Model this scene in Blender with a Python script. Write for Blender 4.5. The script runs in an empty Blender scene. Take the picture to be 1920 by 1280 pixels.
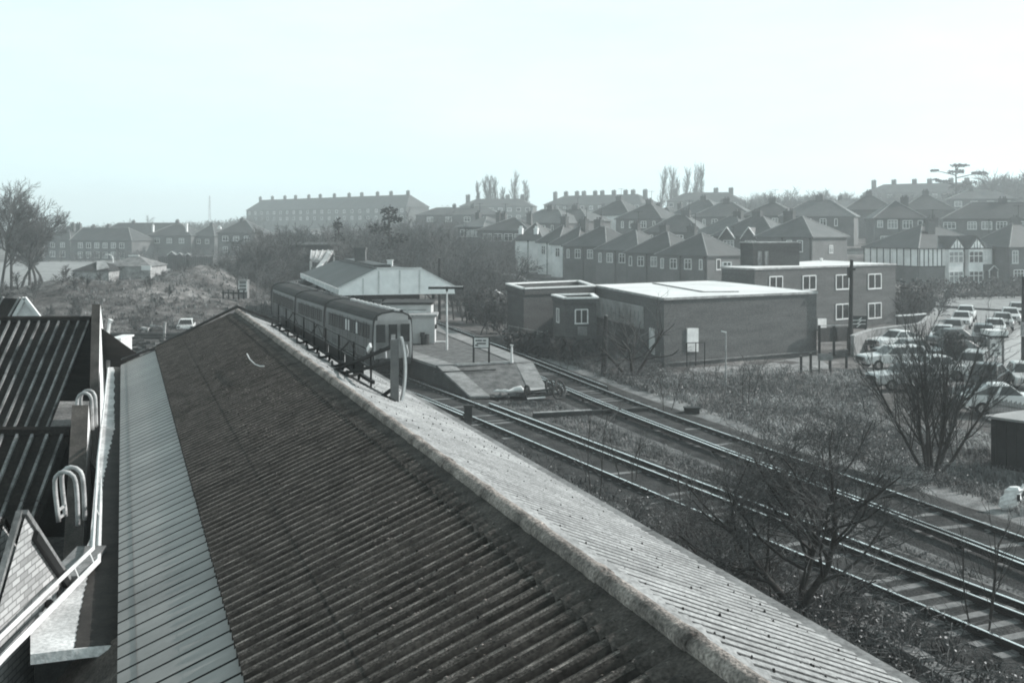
import bpy, math, random
from math import sin, cos, pi, radians as R, sqrt
from mathutils import Vector, Matrix, noise
scene = bpy.context.scene
COL = scene.collection
F, HC, YH = 2100.0, 8.2, 425.0
rnd = random.Random(7)

# ------------------------------------------------------------------ measuring helpers
def P(x, y, z=0.0):
    d = F*(HC-z)/(y-YH); return Vector(((x-960)*d/F, d, z))
def Q(x, y, d):
    return Vector(((x-960)*d/F, d, HC-(y-YH)*d/F))
RN = sqrt(1+(731/F)**2)
U = Vector((-731/F/RN, 1/RN, 0)); V = Vector((1/RN, 731/F/RN, 0))
def RP(s, t, k):                                   # along the long roof, across it, below the eye
    return U*s + V*t + Vector((0, 0, HC-k))

# ------------------------------------------------------------------ materials
TINT = (1.025, 1.0, 0.99)
def grey(v, t=TINT):
    v = v*.55+.45*v*v; return (v*t[0], v*t[1], v*t[2], 1)
MATS = {}
def mat(name, v, var=.25, scale=1.0, rough=.85, bump=0.0, bscale=None, spec=.3, metal=0.0, fine=0.0, tint=TINT, stretch=None, detail=6, lo=None, hi=None):
    if name in MATS: return MATS[name]
    m = bpy.data.materials.new(name); m.use_nodes = True
    nt = m.node_tree; b = nt.nodes['Principled BSDF']
    b.inputs['Roughness'].default_value = rough; b.inputs['Specular IOR Level'].default_value = spec; b.inputs['Metallic'].default_value = metal
    geo = nt.nodes.new('ShaderNodeNewGeometry'); vec = geo.outputs['Position']
    if stretch:
        mp = nt.nodes.new('ShaderNodeMapping'); mp.inputs['Rotation'].default_value = stretch[1]; mp.inputs['Scale'].default_value = stretch[0]
        mp.vector_type = 'TEXTURE' if False else 'POINT'
        nt.links.new(vec, mp.inputs['Vector']); vec = mp.outputs['Vector']
    n1 = nt.nodes.new('ShaderNodeTexNoise'); n1.inputs['Scale'].default_value = scale; n1.inputs['Detail'].default_value = detail; n1.inputs['Roughness'].default_value = .62
    nt.links.new(vec, n1.inputs['Vector'])
    rp = nt.nodes.new('ShaderNodeValToRGB'); rp.color_ramp.elements[0].position = .32; rp.color_ramp.elements[1].position = .68
    rp.color_ramp.elements[0].color = grey(lo if lo is not None else v*(1-var), tint); rp.color_ramp.elements[1].color = grey(hi if hi is not None else v*(1+var), tint)
    nt.links.new(n1.outputs['Fac'], rp.inputs['Fac']); out = rp.outputs['Color']
    if fine:
        n2 = nt.nodes.new('ShaderNodeTexNoise'); n2.inputs['Scale'].default_value = scale*14; n2.inputs['Detail'].default_value = 4
        nt.links.new(geo.outputs['Position'], n2.inputs['Vector'])
        mr = nt.nodes.new('ShaderNodeMapRange'); mr.inputs[1].default_value = .3; mr.inputs[2].default_value = .7; mr.inputs[3].default_value = 1-fine; mr.inputs[4].default_value = 1+fine
        nt.links.new(n2.outputs['Fac'], mr.inputs[0])
        mx = nt.nodes.new('ShaderNodeMix'); mx.data_type = 'RGBA'; mx.blend_type = 'MULTIPLY'; mx.inputs[0].default_value = 1
        nt.links.new(out, mx.inputs[6]); nt.links.new(mr.outputs[0], mx.inputs[7]); out = mx.outputs[2]
    nt.links.new(out, b.inputs['Base Color'])
    if bump:
        nb = nt.nodes.new('ShaderNodeTexNoise'); nb.inputs['Scale'].default_value = bscale or scale*6; nb.inputs['Detail'].default_value = 5
        nt.links.new(geo.outputs['Position'], nb.inputs['Vector'])
        bp = nt.nodes.new('ShaderNodeBump'); bp.inputs['Strength'].default_value = bump; bp.inputs['Distance'].default_value = .05
        nt.links.new(nb.outputs['Fac'], bp.inputs['Height']); nt.links.new(bp.outputs['Normal'], b.inputs['Normal'])
    MATS[name] = m; return m
def sheet_tone(m, axis, pitch, lo, hi):          # each sheet weathered a little differently
    nt = m.node_tree; b = nt.nodes['Principled BSDF']; src = b.inputs['Base Color'].links[0].from_socket
    geo = nt.nodes.new('ShaderNodeNewGeometry'); dt = nt.nodes.new('ShaderNodeVectorMath'); dt.operation = 'DOT_PRODUCT'; dt.inputs[1].default_value = axis; nt.links.new(geo.outputs['Position'], dt.inputs[0])
    dv = nt.nodes.new('ShaderNodeMath'); dv.operation = 'DIVIDE'; dv.inputs[1].default_value = pitch; nt.links.new(dt.outputs['Value'], dv.inputs[0])
    fl = nt.nodes.new('ShaderNodeMath'); fl.operation = 'FLOOR'; nt.links.new(dv.outputs[0], fl.inputs[0])
    wn = nt.nodes.new('ShaderNodeTexWhiteNoise'); wn.noise_dimensions = '1D'; nt.links.new(fl.outputs[0], wn.inputs['W'])
    mr = nt.nodes.new('ShaderNodeMapRange'); mr.inputs[3].default_value = lo; mr.inputs[4].default_value = hi; nt.links.new(wn.outputs['Value'], mr.inputs[0])
    mx = nt.nodes.new('ShaderNodeMix'); mx.data_type = 'RGBA'; mx.blend_type = 'MULTIPLY'; mx.inputs[0].default_value = 1
    nt.links.new(src, mx.inputs[6]); nt.links.new(mr.outputs[0], mx.inputs[7]); nt.links.new(mx.outputs[2], b.inputs['Base Color'])
def brick(name, v, mortar, bw=.23, bh=.075, var=.3, ang=0.0):
    m = bpy.data.materials.new(name); m.use_nodes = True; nt = m.node_tree; b = nt.nodes['Principled BSDF']; b.inputs['Roughness'].default_value = .9; b.inputs['Specular IOR Level'].default_value = .15
    geo = nt.nodes.new('ShaderNodeNewGeometry')
    sep = nt.nodes.new('ShaderNodeSeparateXYZ'); nt.links.new(geo.outputs['Position'], sep.inputs[0])
    a1 = nt.nodes.new('ShaderNodeMath'); a1.operation = 'MULTIPLY'; a1.inputs[1].default_value = cos(ang); nt.links.new(sep.outputs[0], a1.inputs[0])
    a2 = nt.nodes.new('ShaderNodeMath'); a2.operation = 'MULTIPLY_ADD'; a2.inputs[1].default_value = sin(ang); nt.links.new(sep.outputs[1], a2.inputs[0]); nt.links.new(a1.outputs[0], a2.inputs[2])
    cmb = nt.nodes.new('ShaderNodeCombineXYZ'); nt.links.new(a2.outputs[0], cmb.inputs[0]); nt.links.new(sep.outputs[2], cmb.inputs[1])
    br = nt.nodes.new('ShaderNodeTexBrick'); br.inputs['Scale'].default_value = 1; br.inputs['Brick Width'].default_value = bw; br.inputs['Row Height'].default_value = bh; br.inputs['Mortar Size'].default_value = .009
    br.inputs['Color1'].default_value = grey(v*(1-var)); br.inputs['Color2'].default_value = grey(v*(1+var)); br.inputs['Mortar'].default_value = grey(mortar)
    nt.links.new(cmb.outputs[0], br.inputs['Vector'])
    n = nt.nodes.new('ShaderNodeTexNoise'); n.inputs['Scale'].default_value = .5; n.inputs['Detail'].default_value = 8; nt.links.new(geo.outputs['Position'], n.inputs['Vector'])
    mr = nt.nodes.new('ShaderNodeMapRange'); mr.inputs[1].default_value = .3; mr.inputs[2].default_value = .7; mr.inputs[3].default_value = .72; mr.inputs[4].default_value = 1.28; nt.links.new(n.outputs['Fac'], mr.inputs[0])
    mx = nt.nodes.new('ShaderNodeMix'); mx.data_type = 'RGBA'; mx.blend_type = 'MULTIPLY'; mx.inputs[0].default_value = 1
    nt.links.new(br.outputs['Color'], mx.inputs[6]); nt.links.new(mr.outputs[0], mx.inputs[7]); nt.links.new(mx.outputs[2], b.inputs['Base Color'])
    MATS[name] = m; return m

WARM = (1.19, 1.03, .94)
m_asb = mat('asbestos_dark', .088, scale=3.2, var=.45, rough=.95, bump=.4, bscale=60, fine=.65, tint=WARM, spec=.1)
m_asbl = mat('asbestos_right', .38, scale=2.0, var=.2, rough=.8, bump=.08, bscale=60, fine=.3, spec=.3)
m_flank = mat('dark_flank_shade', .062, scale=2, var=.5, rough=.95, fine=.4, tint=WARM, spec=.05); m_lich = mat('crest_lichen', .19, scale=5, var=.8, rough=.95, fine=.7, tint=WARM, spec=.1)  # first colour paints shade on the near-facing rib flanks, second is crest lichen
m_cap = mat('ridge_cap', .30, scale=3.0, var=.5, rough=.9, bump=.8, bscale=28, fine=.5, spec=.2, tint=WARM)
m_wing = mat('ridge_wing', .1, scale=3.0, var=.55, rough=.92, bump=.5, bscale=22, fine=.4, tint=WARM, spec=.15)
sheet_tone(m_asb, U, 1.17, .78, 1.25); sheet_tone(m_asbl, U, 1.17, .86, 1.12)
m_sheet = mat('light_sheet', .34, tint=(1.07, 1.0, .96), scale=.8, var=.16, rough=.5, spec=.4, metal=.0, fine=.05, stretch=((1, 1, 1), (0, 0, 0)))
sheet_tone(m_sheet, U, .975, .88, 1.1)
m_groove = mat('groove_shade', .035, var=.2)  # near-black groove colour paints in the shadow of the ribs
m_conc = mat('concrete', .42, scale=2.2, var=.3, rough=.9, bump=.3, bscale=20, fine=.2)
m_concd = mat('old_concrete', .26, scale=1.7, var=.35, rough=.9, bump=.3, bscale=14, fine=.25)
m_slab = mat('worn_slab', .32, scale=1.8, var=.3, rough=.9, bump=.3, bscale=14, fine=.3)
m_bright = mat('fresh_white_board', .93, scale=2, var=.06, rough=.7)
m_white = mat('white_paint', .78, scale=3, var=.08, rough=.6)
m_offw = mat('offwhite_paint', .72, scale=1.4, var=.15, rough=.7, fine=.08)
m_pale = mat('pale_board', .72, scale=.9, var=.14, rough=.75, fine=.08)
m_black = mat('black_paint', .02, var=.3, rough=.6)
m_iron = mat('dark_iron', .03, scale=4, var=.5, rough=.7)
m_pole = mat('tarred_pole', .03, scale=4, var=.4, rough=.9); m_hoop = mat('weathered_hoop', .5, scale=6, var=.3, rough=.6, fine=.3)
m_timber = mat('dark_timber', .06, scale=4, var=.4, rough=.9, fine=.3)
m_glass = mat('window_glass', .05, scale=.7, var=.4, rough=.12, spec=.7)
m_curt = mat('curtained_glass', .34, scale=1.2, var=.35, rough=.25, spec=.6)
m_rail = mat('rail_head', .95, var=.04, rough=.24, metal=.9)
m_rust = mat('rail_rust', .035, scale=8, var=.4, rough=.9, tint=WARM)
m_ballc = mat('rail_shade_ballast', .075, scale=1.4, var=.5, rough=.95, bump=1, bscale=16, fine=.6, spec=.1)  # middle of the bed: shade beside the rails put into a darker colour
m_ball = mat('ballast', .2, scale=1.1, var=.5, rough=.95, bump=1, bscale=16, fine=.6, spec=.1)
m_sleep = mat('sleeper_timber', .24, scale=5, var=.35, rough=.8, fine=.3)
m_asph = mat('asphalt', .36, scale=.6, var=.16, rough=.85, fine=.14)
m_pave = mat('pavement', .46, scale=.8, var=.14, rough=.9, fine=.12)
m_lawn = mat('lawn', .32, scale=.9, var=.3, rough=.95, fine=.3)
m_grass = mat('dry_grass', .27, scale=1.3, var=.5, rough=.95, spec=.05)
m_grassl = mat('pale_grass', .46, scale=1.3, var=.4, rough=.95, spec=.05)
m_bark = mat('bark', .05, scale=6, var=.4, rough=.9, bump=.4, bscale=30, tint=WARM)
m_twig = mat('twig', .12, scale=3, var=.5, rough=.7, spec=.3)
m_twigl = mat('pale_twig', .15, scale=3, var=.4, rough=.7)
m_wood = mat('wood_twig', .13, scale=.05, var=.45, rough=.9, detail=3)
m_hedge = mat('hedge_leaf', .05, scale=1.5, var=.5, rough=.8)
m_pine = mat('needle', .035, scale=.6, var=.5, rough=.9)
m_roofs = [mat('roof_tile_a', .09, scale=.35, var=.3, rough=.6, fine=.15, spec=.4), mat('roof_tile_b', .12, scale=.35, var=.3, rough=.55, fine=.15, spec=.45), mat('roof_tile_c', .16, scale=.3, var=.25, rough=.5, fine=.15, spec=.5)]
m_ridge = mat('ridge_tile', .34, scale=2, var=.25)
m_hb = mat('house_brick', .18, scale=.4, var=.22, rough=.9, fine=.15)
m_hp = mat('house_pebbledash', .22, scale=.4, var=.15, rough=.9, fine=.15)
m_hw = mat('house_render', .85, scale=.5, var=.14, rough=.85)
m_brick = mat('hall_brick', .18, scale=.9, var=.16, rough=.95, fine=.28, spec=.1, stretch=((.35, .35, 2.2), (0, 0, 0)))
m_brick2 = mat('annex_brick', .14, scale=.9, var=.16, rough=.95, fine=.28, spec=.1, stretch=((.35, .35, 2.2), (0, 0, 0)))
m_gbrick = brick('gable_brick', .48, .28, bw=.2, bh=.068, var=.22, ang=R(110))
m_tglass = mat('coach_glass', .025, var=.3, rough=.35, spec=.25)
m_train = mat('coach_side', .15, scale=.5, var=.2, rough=.45, spec=.5)
m_trainf = mat('coach_front', .45, scale=.8, var=.15, rough=.6)
m_trroof = mat('coach_roof', .09, scale=.7, var=.25, rough=.95, spec=.05, fine=.1)
m_mound = None

# ------------------------------------------------------------------ mesh builder
class MB:
    def __init__(s): s.v = []; s.f = []; s.m = []; s.smooth = False
    def add(s, vs, fs, mi=0):
        b = len(s.v); s.v.extend([tuple(v) for v in vs])
        for f in fs: s.f.append(tuple(b+i for i in f)); s.m.append(mi)
        return s
    def quad(s, a, b, c, d, mi=0): return s.add([a, b, c, d], [(0, 1, 2, 3)], mi)
    def box(s, x0, y0, z0, x1, y1, z1, mi=0):
        v = [(x, y, z) for z in (z0, z1) for y in (y0, y1) for x in (x0, x1)]
        return s.add(v, [(0, 2, 3, 1), (4, 5, 7, 6), (0, 1, 5, 4), (2, 6, 7, 3), (0, 4, 6, 2), (1, 3, 7, 5)], mi)
    def prism(s, poly, z0, z1, mi=0, top=None):            # poly: xy list (z0,z1 numbers or per-vertex lists)
        n = len(poly); Z0 = z0 if isinstance(z0, (list, tuple)) else [z0]*n; Z1 = z1 if isinstance(z1, (list, tuple)) else [z1]*n
        ar = sum(poly[i][0]*poly[(i+1) % n][1]-poly[(i+1) % n][0]*poly[i][1] for i in range(n))
        if ar < 0: poly = poly[::-1]; Z0 = Z0[::-1]; Z1 = Z1[::-1]
        v = [(p[0], p[1], z) for p, z in zip(poly, Z0)]+[(p[0], p[1], z) for p, z in zip(poly, Z1)]
        b = len(s.v); s.v.extend(v)
        s.f.append(tuple(b+i for i in range(n-1, -1, -1))); s.m.append(mi)
        s.f.append(tuple(b+n+i for i in range(n))); s.m.append(mi if top is None else top)
        for i in range(n):
            j = (i+1) % n; s.f.append((b+i, b+j, b+n+j, b+n+i)); s.m.append(mi)
        return s
    def bar(s, a, b, w, h=None, mi=0, up=Vector((0, 0, 1))):     # rectangular bar from a to b
        a = Vector(a); b = Vector(b); h = h or w; d = (b-a).normalized()
        x = d.cross(up)
        if x.length < 1e-4: x = d.cross(Vector((0, 1, 0)))
        x.normalize(); y = x.cross(d).normalized()
        v = []
        for p in (a, b):
            for i, j in ((-1, -1), (1, -1), (1, 1), (-1, 1)): v.append(p+x*(w/2*i)+y*(h/2*j))
        return s.add(v, [(0, 1, 2, 3), (7, 6, 5, 4), (0, 4, 5, 1), (1, 5, 6, 2), (2, 6, 7, 3), (3, 7, 4, 0)], mi)
    def tube(s, pts, rad, n=6, mi=0, cap=True):
        pts = [Vector(p) for p in pts]; k = len(pts)
        if not isinstance(rad, (list, tuple)): rad = [rad]*k
        b = len(s.v); ref = Vector((.31, .95, .05))
        for i, p in enumerate(pts):
            d = (pts[min(i+1, k-1)]-pts[max(i-1, 0)])
            if d.length < 1e-9: d = Vector((0, 0, 1))
            d.normalize(); x = d.cross(ref)
            if x.length < .05: x = d.cross(Vector((1, 0, 0)))
            x.normalize(); y = d.cross(x)
            for j in range(n):
                a = 2*pi*j/n; s.v.append(tuple(p+(x*cos(a)+y*sin(a))*rad[i]))
        for i in range(k-1):
            for j in range(n):
                j2 = (j+1) % n; s.f.append((b+i*n+j, b+i*n+j2, b+(i+1)*n+j2, b+(i+1)*n+j)); s.m.append(mi)
        if cap and n > 3:
            s.f.append(tuple(b+j for j in range(n-1, -1, -1))); s.m.append(mi)
            s.f.append(tuple(b+(k-1)*n+j for j in range(n))); s.m.append(mi)
        return s
    def loft(s, rings, mi=0, closed=True, caps=True):
        b = len(s.v); n = len(rings[0])
        for r in rings: s.v.extend([tuple(p) for p in r])
        for i in range(len(rings)-1):
            for j in range(n if closed else n-1):
                j2 = (j+1) % n; s.f.append((b+i*n+j, b+i*n+j2, b+(i+1)*n+j2, b+(i+1)*n+j)); s.m.append(mi)
        if caps and closed:
            s.f.append(tuple(b+j for j in range(n-1, -1, -1))); s.m.append(mi)
            s.f.append(tuple(b+(len(rings)-1)*n+j for j in range(n))); s.m.append(mi)
        return s
    def xf(s, M):
        s.v = [tuple(M @ Vector(p)) for p in s.v]; return s
    def build(s, name, mats, parent=None, smooth=False, bevel=0):
        me = bpy.data.meshes.new(name); me.from_pydata(s.v, [], s.f)
        if not isinstance(mats, (list, tuple)): mats = [mats]
        for m in mats: me.materials.append(m)
        if len(mats) > 1: me.polygons.foreach_set('material_index', s.m)
        if smooth: me.polygons.foreach_set('use_smooth', [True]*len(me.polygons))
        me.update(); o = bpy.data.objects.new(name, me); COL.objects.link(o)
        if parent is not None: o.parent = parent
        if bevel:
            bv = o.modifiers.new('bevel', 'BEVEL'); bv.width = bevel; bv.segments = 2; bv.limit_method = 'ANGLE'
        return o
def tag(o, label=None, cat=None, group=None, kind=None):
    if label: o['label'] = label
    if cat: o['category'] = cat
    if group: o['group'] = group
    if kind: o['kind'] = kind
    return o
def thing(name, label, cat, loc=(0, 0, 0), rz=0.0, group=None):
    o = bpy.data.objects.new(name, None); COL.objects.link(o); o.location = loc; o.rotation_euler = (0, 0, rz); o.empty_display_size = .3
    return tag(o, label, cat, group)
def copy_tree(o, parent=None):
    c = o.copy(); COL.objects.link(c)
    if parent is not None: c.parent = parent
    for ch in list(o.children): copy_tree(ch, c)
    return c
def catmull(pts, step=1.0):
    pts = [Vector(p) for p in pts]; out = []
    p = [pts[0]*2-pts[1]]+pts+[pts[-1]*2-pts[-2]]
    for i in range(1, len(p)-2):
        a, b, c, d = p[i-1:i+3]; n = max(2, int((c-b).length/step))
        for j in range(n):
            t = j/n; out.append(.5*((2*b)+(c-a)*t+(2*a-5*b+4*c-d)*t*t+(3*b-a-3*c+d)*t**3))
    out.append(pts[-1]); return out
def resample(pts, step):
    out = [pts[0].copy()]; acc = 0.0
    for a, b in zip(pts, pts[1:]):
        L = (b-a).length; pos = 0
        while acc+(L-pos) >= step:
            pos += step-acc; out.append(a.lerp(b, pos/L)); acc = 0
        acc += L-pos
    return out
def offset(pts, d):
    o = []
    for i, p in enumerate(pts):
        t = (pts[min(i+1, len(pts)-1)]-pts[max(i-1, 0)]).normalized(); o.append(p+Vector((t.y, -t.x, 0))*d)
    return o

# ------------------------------------------------------------------ terrain
CTRL = []                                                # x, y, ground height wanted there
def lerp_tab(x, tab):
    if x <= tab[0][0]: return tab[0][1]
    for (a, va), (b, vb) in zip(tab, tab[1:]):
        if x <= b: return va+(vb-va)*(x-a)/(b-a)
    return tab[-1][1]
ATAB = [(-600, 1), (300, 1.5), (480, 5), (620, 8), (1000, 11), (1300, 15), (1600, 18), (1920, 22), (2700, 24)]
MOUNDS = [(-35.5, 101, 12, 10, 3.1), (-27, 104, 6, 8, .7), (-44, 97, 8, 9, 1.2), (-35, 124, 7, 11, 4.3)]
def g0(x, y):
    if y < 60: u = 960
    else: u = 960+x/y*F
    t = max(0.0, min(1.6, (y-150)/330)); h = lerp_tab(u, ATAB)*(t**1.25 if t < 1 else 1+.25*(t-1))
    for mx, my, sx, sy, hh in MOUNDS:
        e = ((x-mx)/sx)**2+((y-my)/sy)**2
        if e < 9: h += hh*math.exp(-e)*(1+.18*noise.noise(Vector((x*.16, y*.16, 3.1)))+.1*noise.noise(Vector((x*.5, y*.5, 1))))
    return h-.3
def ground(x, y):
    h = g0(x, y)
    if y > 135:
        sw = 0; sz = 0
        for cx, cy, cz, base, r in CTRL:
            e = ((x-cx)**2+(y-cy)**2)/(r*r)
            if e < 12:
                w = math.exp(-e); sw += w; sz += w*(cz-base)
        if sw > 0: h += sz/(sw+.15)
    return h
def ctrl(x, y, z, r=22): CTRL.append((x, y, z, g0(x, y), r))

# ------------------------------------------------------------------ camera, light, sky, haze
cam = bpy.data.cameras.new('camera'); co = bpy.data.objects.new('camera', cam); COL.objects.link(co)
co.location = (0, 0, HC); co.rotation_euler = (R(90), 0, 0)
cam.sensor_width = 36; cam.lens = 36*F/1920; cam.shift_y = -(640-YH)/1920; cam.clip_end = 8000; cam.clip_start = .05
scene.camera = co
AZ, EL = R(73), R(30)
S = Vector((sin(AZ)*cos(EL), cos(AZ)*cos(EL), sin(EL)))
sl = bpy.data.lights.new('sun', 'SUN'); so = bpy.data.objects.new('sun', sl); COL.objects.link(so)
sl.energy = 3.5; sl.angle = R(.8); sl.color = (1, .99, .965); so.rotation_euler = S.to_track_quat('Z', 'Y').to_euler(); so.location = (60, 60, 70)
w = bpy.data.worlds.new('World'); scene.world = w; w.use_nodes = True; nt = w.node_tree
bg = nt.nodes['Background']; bg.inputs['Strength'].default_value = .14
sky = nt.nodes.new('ShaderNodeTexSky'); sky.sky_type = 'NISHITA'; sky.sun_disc = False; sky.sun_elevation = EL; sky.sun_rotation = AZ
sky.air_density = 1.0; sky.dust_density = 1.6; sky.ozone_density = 1.0; sky.altitude = 30
bw = nt.nodes.new('ShaderNodeRGBToBW'); tn = nt.nodes.new('ShaderNodeMix'); tn.data_type = 'RGBA'; tn.blend_type = 'MULTIPLY'; tn.inputs[0].default_value = 1
tn.inputs[7].default_value = (.775, 1.0, 1.03, 1)
hzm = nt.nodes.new('ShaderNodeMix'); hzm.data_type = 'FLOAT'; hzm.inputs[0].default_value = .6; cn = nt.nodes.new('ShaderNodeTexNoise'); cn.inputs['Scale'].default_value = 3.2; cn.inputs['Detail'].default_value = 7; cn.inputs['Roughness'].default_value = .6; cmp_ = nt.nodes.new('ShaderNodeMapping'); cmp_.inputs['Scale'].default_value = (1, 1, 4.5)
cmr = nt.nodes.new('ShaderNodeMapRange'); cmr.inputs[1].default_value = .3; cmr.inputs[2].default_value = .7; cmr.inputs[3].default_value = 5.4; cmr.inputs[4].default_value = 6.4; nt.links.new(cn.outputs['Fac'], cmr.inputs[0]); nt.links.new(cmr.outputs[0], hzm.inputs[3])      # thin uneven white cloud veil over the sky
tcs = nt.nodes.new('ShaderNodeTexCoord'); spz = nt.nodes.new('ShaderNodeSeparateXYZ'); nt.links.new(tcs.outputs['Generated'], spz.inputs[0]); nt.links.new(tcs.outputs['Generated'], cmp_.inputs[0]); nt.links.new(cmp_.outputs[0], cn.inputs['Vector'])
vm = nt.nodes.new('ShaderNodeMapRange'); vm.interpolation_type = 'SMOOTHSTEP'; vm.inputs[1].default_value = .26; vm.inputs[2].default_value = .75; vm.inputs[3].default_value = .78; vm.inputs[4].default_value = .0; nt.links.new(spz.outputs[2], vm.inputs[0]); nt.links.new(vm.outputs[0], hzm.inputs[0])
nt.links.new(sky.outputs[0], bw.inputs[0]); nt.links.new(bw.outputs[0], hzm.inputs[2]); nt.links.new(hzm.outputs[0], tn.inputs[6]); nt.links.new(tn.outputs[2], bg.inputs['Color'])
hz = MB().box(-1500, -70, -3, 1500, 1700, 52).build('haze', [])
hm = bpy.data.materials.new('haze_air'); hm.use_nodes = True; hn = hm.node_tree
for n_ in list(hn.nodes):
    if n_.type == 'BSDF_PRINCIPLED': hn.nodes.remove(n_)
pv = hn.nodes.new('ShaderNodeVolumePrincipled'); pv.inputs['Color'].default_value = (.95, .99, 1.0, 1); pv.inputs['Density'].default_value = .00088; pv.inputs['Anisotropy'].default_value = .25
hn.links.new(pv.outputs[0], [n_ for n_ in hn.nodes if n_.type == 'OUTPUT_MATERIAL'][0].inputs['Volume'])
hz.data.materials.append(hm); tag(hz, 'pale misty air over the railway and houses', 'haze', kind='stuff')
vs = scene.view_settings; vs.view_transform = 'Standard'; vs.look = 'None'; vs.exposure = 0.6; vs.gamma = 1
scene.cycles.filter_width = 1.9
scene.cycles.volume_bounces = 1; scene.cycles.max_bounces = 6
# ================================================================== the long corrugated roof under the eye
KG, MS = 3.8, .4
TR = KG/(.765+MS); KR = KG-MS*TR
TB, TD, TW = KG/(3.64+MS), KG/(1.856+MS), KG/(.894+MS)
TE = (KR-MS*TR)/(.606-MS); KE = KR+MS*(TE-TR)
kl = lambda t: KG+.08-MS*t
kr = lambda t: KR+.09+MS*(t-TR)
S0, S1 = .6, 33.6
def s_end(t): return S1+.22*t                             # the far gable is not quite square
def corr(mb, t0, t1, kf, pitch, amp, lift=0.0, rows=6, per=8, s0=S0, shape='sin', jit=.006, wing=None, mi=0, flank_shade=False, three=False):
    n = int((s_end(t1)-s0)/pitch*per); b = len(mb.v)
    for i in range(n+1):
        s = s0+i*pitch/per; ph = 2*pi*i/per
        a = amp*(2*abs(sin(ph/2))**(.55 if flank_shade else .8)-1)
        for r in range(rows+1):
            t = t0+(t1-t0)*r/rows; aa = a
            if wing is not None: aa = a*wing(r/rows)
            se = min(s, s_end(t))
            j = jit*noise.noise(Vector((se*.9, t*1.7, 5.0)))+jit*.5*noise.noise(Vector((se*6, t*9, 2.0)))
            j += .007*((int(se/1.17)*7919 % 13)/13-.5); sag = .012*noise.noise(Vector((se*.12, t*.2, 9)))
            mb.v.append(tuple(RP(se, t, kf(t)-lift-aa-j-sag)))
    w = rows+1
    for i in range(n):
        for r in range(rows):
            mb.f.append((b+i*w+r, b+(i+1)*w+r, b+(i+1)*w+r+1, b+i*w+r+1)); mb.m.append((1 if i % per in (0, 1, 2) else 2 if three and i % per in (5, 6) else mi) if flank_shade else mi)  # shade on each rib's near flank is painted by face colour
shed = thing('long_shed', 'long shed under a steep dark corrugated roof with a mossy rolled ridge, below the viewer', 'shed', RP(15, 2, 8.2))
SB = shed.location.copy()
def under(mb, name, m, par=shed, base=SB, **k):
    mb.v = [(x-base.x, y-base.y, z-base.z) for x, y, z in mb.v]; return mb.build(name, m, par, **k)
mb = MB(); corr(mb, TB-.06, TD+.07, kl, .195, .034, lift=.046, rows=5, jit=.002, per=12, flank_shade=True, three=True); corr(mb, TD-.06, TW+.12, kl, .195, .034, lift=.05, rows=7, jit=.002, per=12, flank_shade=True, three=True)
rs = under(mb, 'roof_slope', [m_asb, m_flank, m_lich], smooth=True); rs['label'] = 'dark lichened corrugated sheets'
# pale sheets along the eaves: flat pans with narrow grooves
mb = MB(); p = .325; n = int((S1-S0)/p)
for i in range(n):
    s = S0+i*p; g = .042
    for r in range(4):
        ta, tb_ = TB*r/4-.04*(r == 0), TB*(r+1)/4+.05*(r == 3)
        dz = .004*noise.noise(Vector((i*3.1, r*.7, 0)))
        a, b_, c, d = s, s+g*.45, s+g, s+p
        K = [kl(ta), kl(tb_)]
        mb.quad(RP(a, ta, K[0]), RP(b_, ta, K[0]+.05), RP(b_, tb_, K[1]+.05), RP(a, tb_, K[1]), 1)
        mb.quad(RP(b_, ta, K[0]+.05), RP(c, ta, K[0]), RP(c, tb_, K[1]), RP(b_, tb_, K[1]+.05), 1)
        mb.quad(RP(c, ta, K[0]), RP((c+d)/2, ta, K[0]-dz-.004), RP((c+d)/2, tb_, K[1]-dz-.004), RP(c, tb_, K[1]), 0)
        mb.quad(RP((c+d)/2, ta, K[0]-dz-.004), RP(d, ta, K[0]), RP(d, tb_, K[1]), RP((c+d)/2, tb_, K[1]-dz-.004), 0)
ps = under(mb, 'eaves_sheet', [m_sheet, m_groove]); ps['label'] = 'smooth pale ribbed sheets along the eaves'
# right slope, bright in the low sun
mb = MB(); corr(mb, TR+.1, TR+1.35, kr, .195, .034, lift=.03, rows=5, jit=.002, per=12, flank_shade=True); corr(mb, TR+1.25, TE, kr, .195, .034, lift=0, rows=5, jit=.002, per=12, flank_shade=True)
rr = under(mb, 'roof_slope', [m_asbl, mat('bright_flank_shade', .1, scale=4, var=.6, rough=.95, fine=.5)], smooth=True); rr['label'] = 'bright sunlit corrugated sheets'  # second colour paints the ribs' near flanks as if shaded
# ridge wings with scalloped edge
mb = MB(); corr(mb, TW-.02, TR-.02, kl, .195, .03, lift=.065, rows=10, per=8, wing=lambda f: max(0, min(1, 1.9-f*3.2)), jit=.006)
under(mb, 'ridge_wing', m_wing, smooth=True)
mb = MB()
corr(mb, TR+.02, TR+.34, kr, .195, .03, lift=.075, rows=3, per=8, wing=lambda f: f, jit=.01)
under(mb, 'ridge_flashing', m_asbl, smooth=True)
# rolled ridge in lengths with collars
mb = MB(); L = 1.35; k0 = S0
while k0 < s_end(TR):
    rings = []
    for i in range(13):
        s = k0+L*i/12; rad = .074*(1.12 if i in (0, 1) else 1)+.003*noise.noise(Vector((s*2.1, 4, 4)))
        ring = []
        for j in range(12):
            a = 2*pi*j/12; q = rad*(1+.05*noise.noise(Vector((s*5, j*1.7, 0))))
            ring.append(RP(min(s, s_end(TR)), TR+q*cos(a)*1.05, KR+.03-q*sin(a)+.012*noise.noise(Vector((s*.12, TR*.2, 9)))))
        rings.append(ring)
    mb.loft(rings); k0 += L
under(mb, 'ridge_roll', m_cap, smooth=True)
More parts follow.
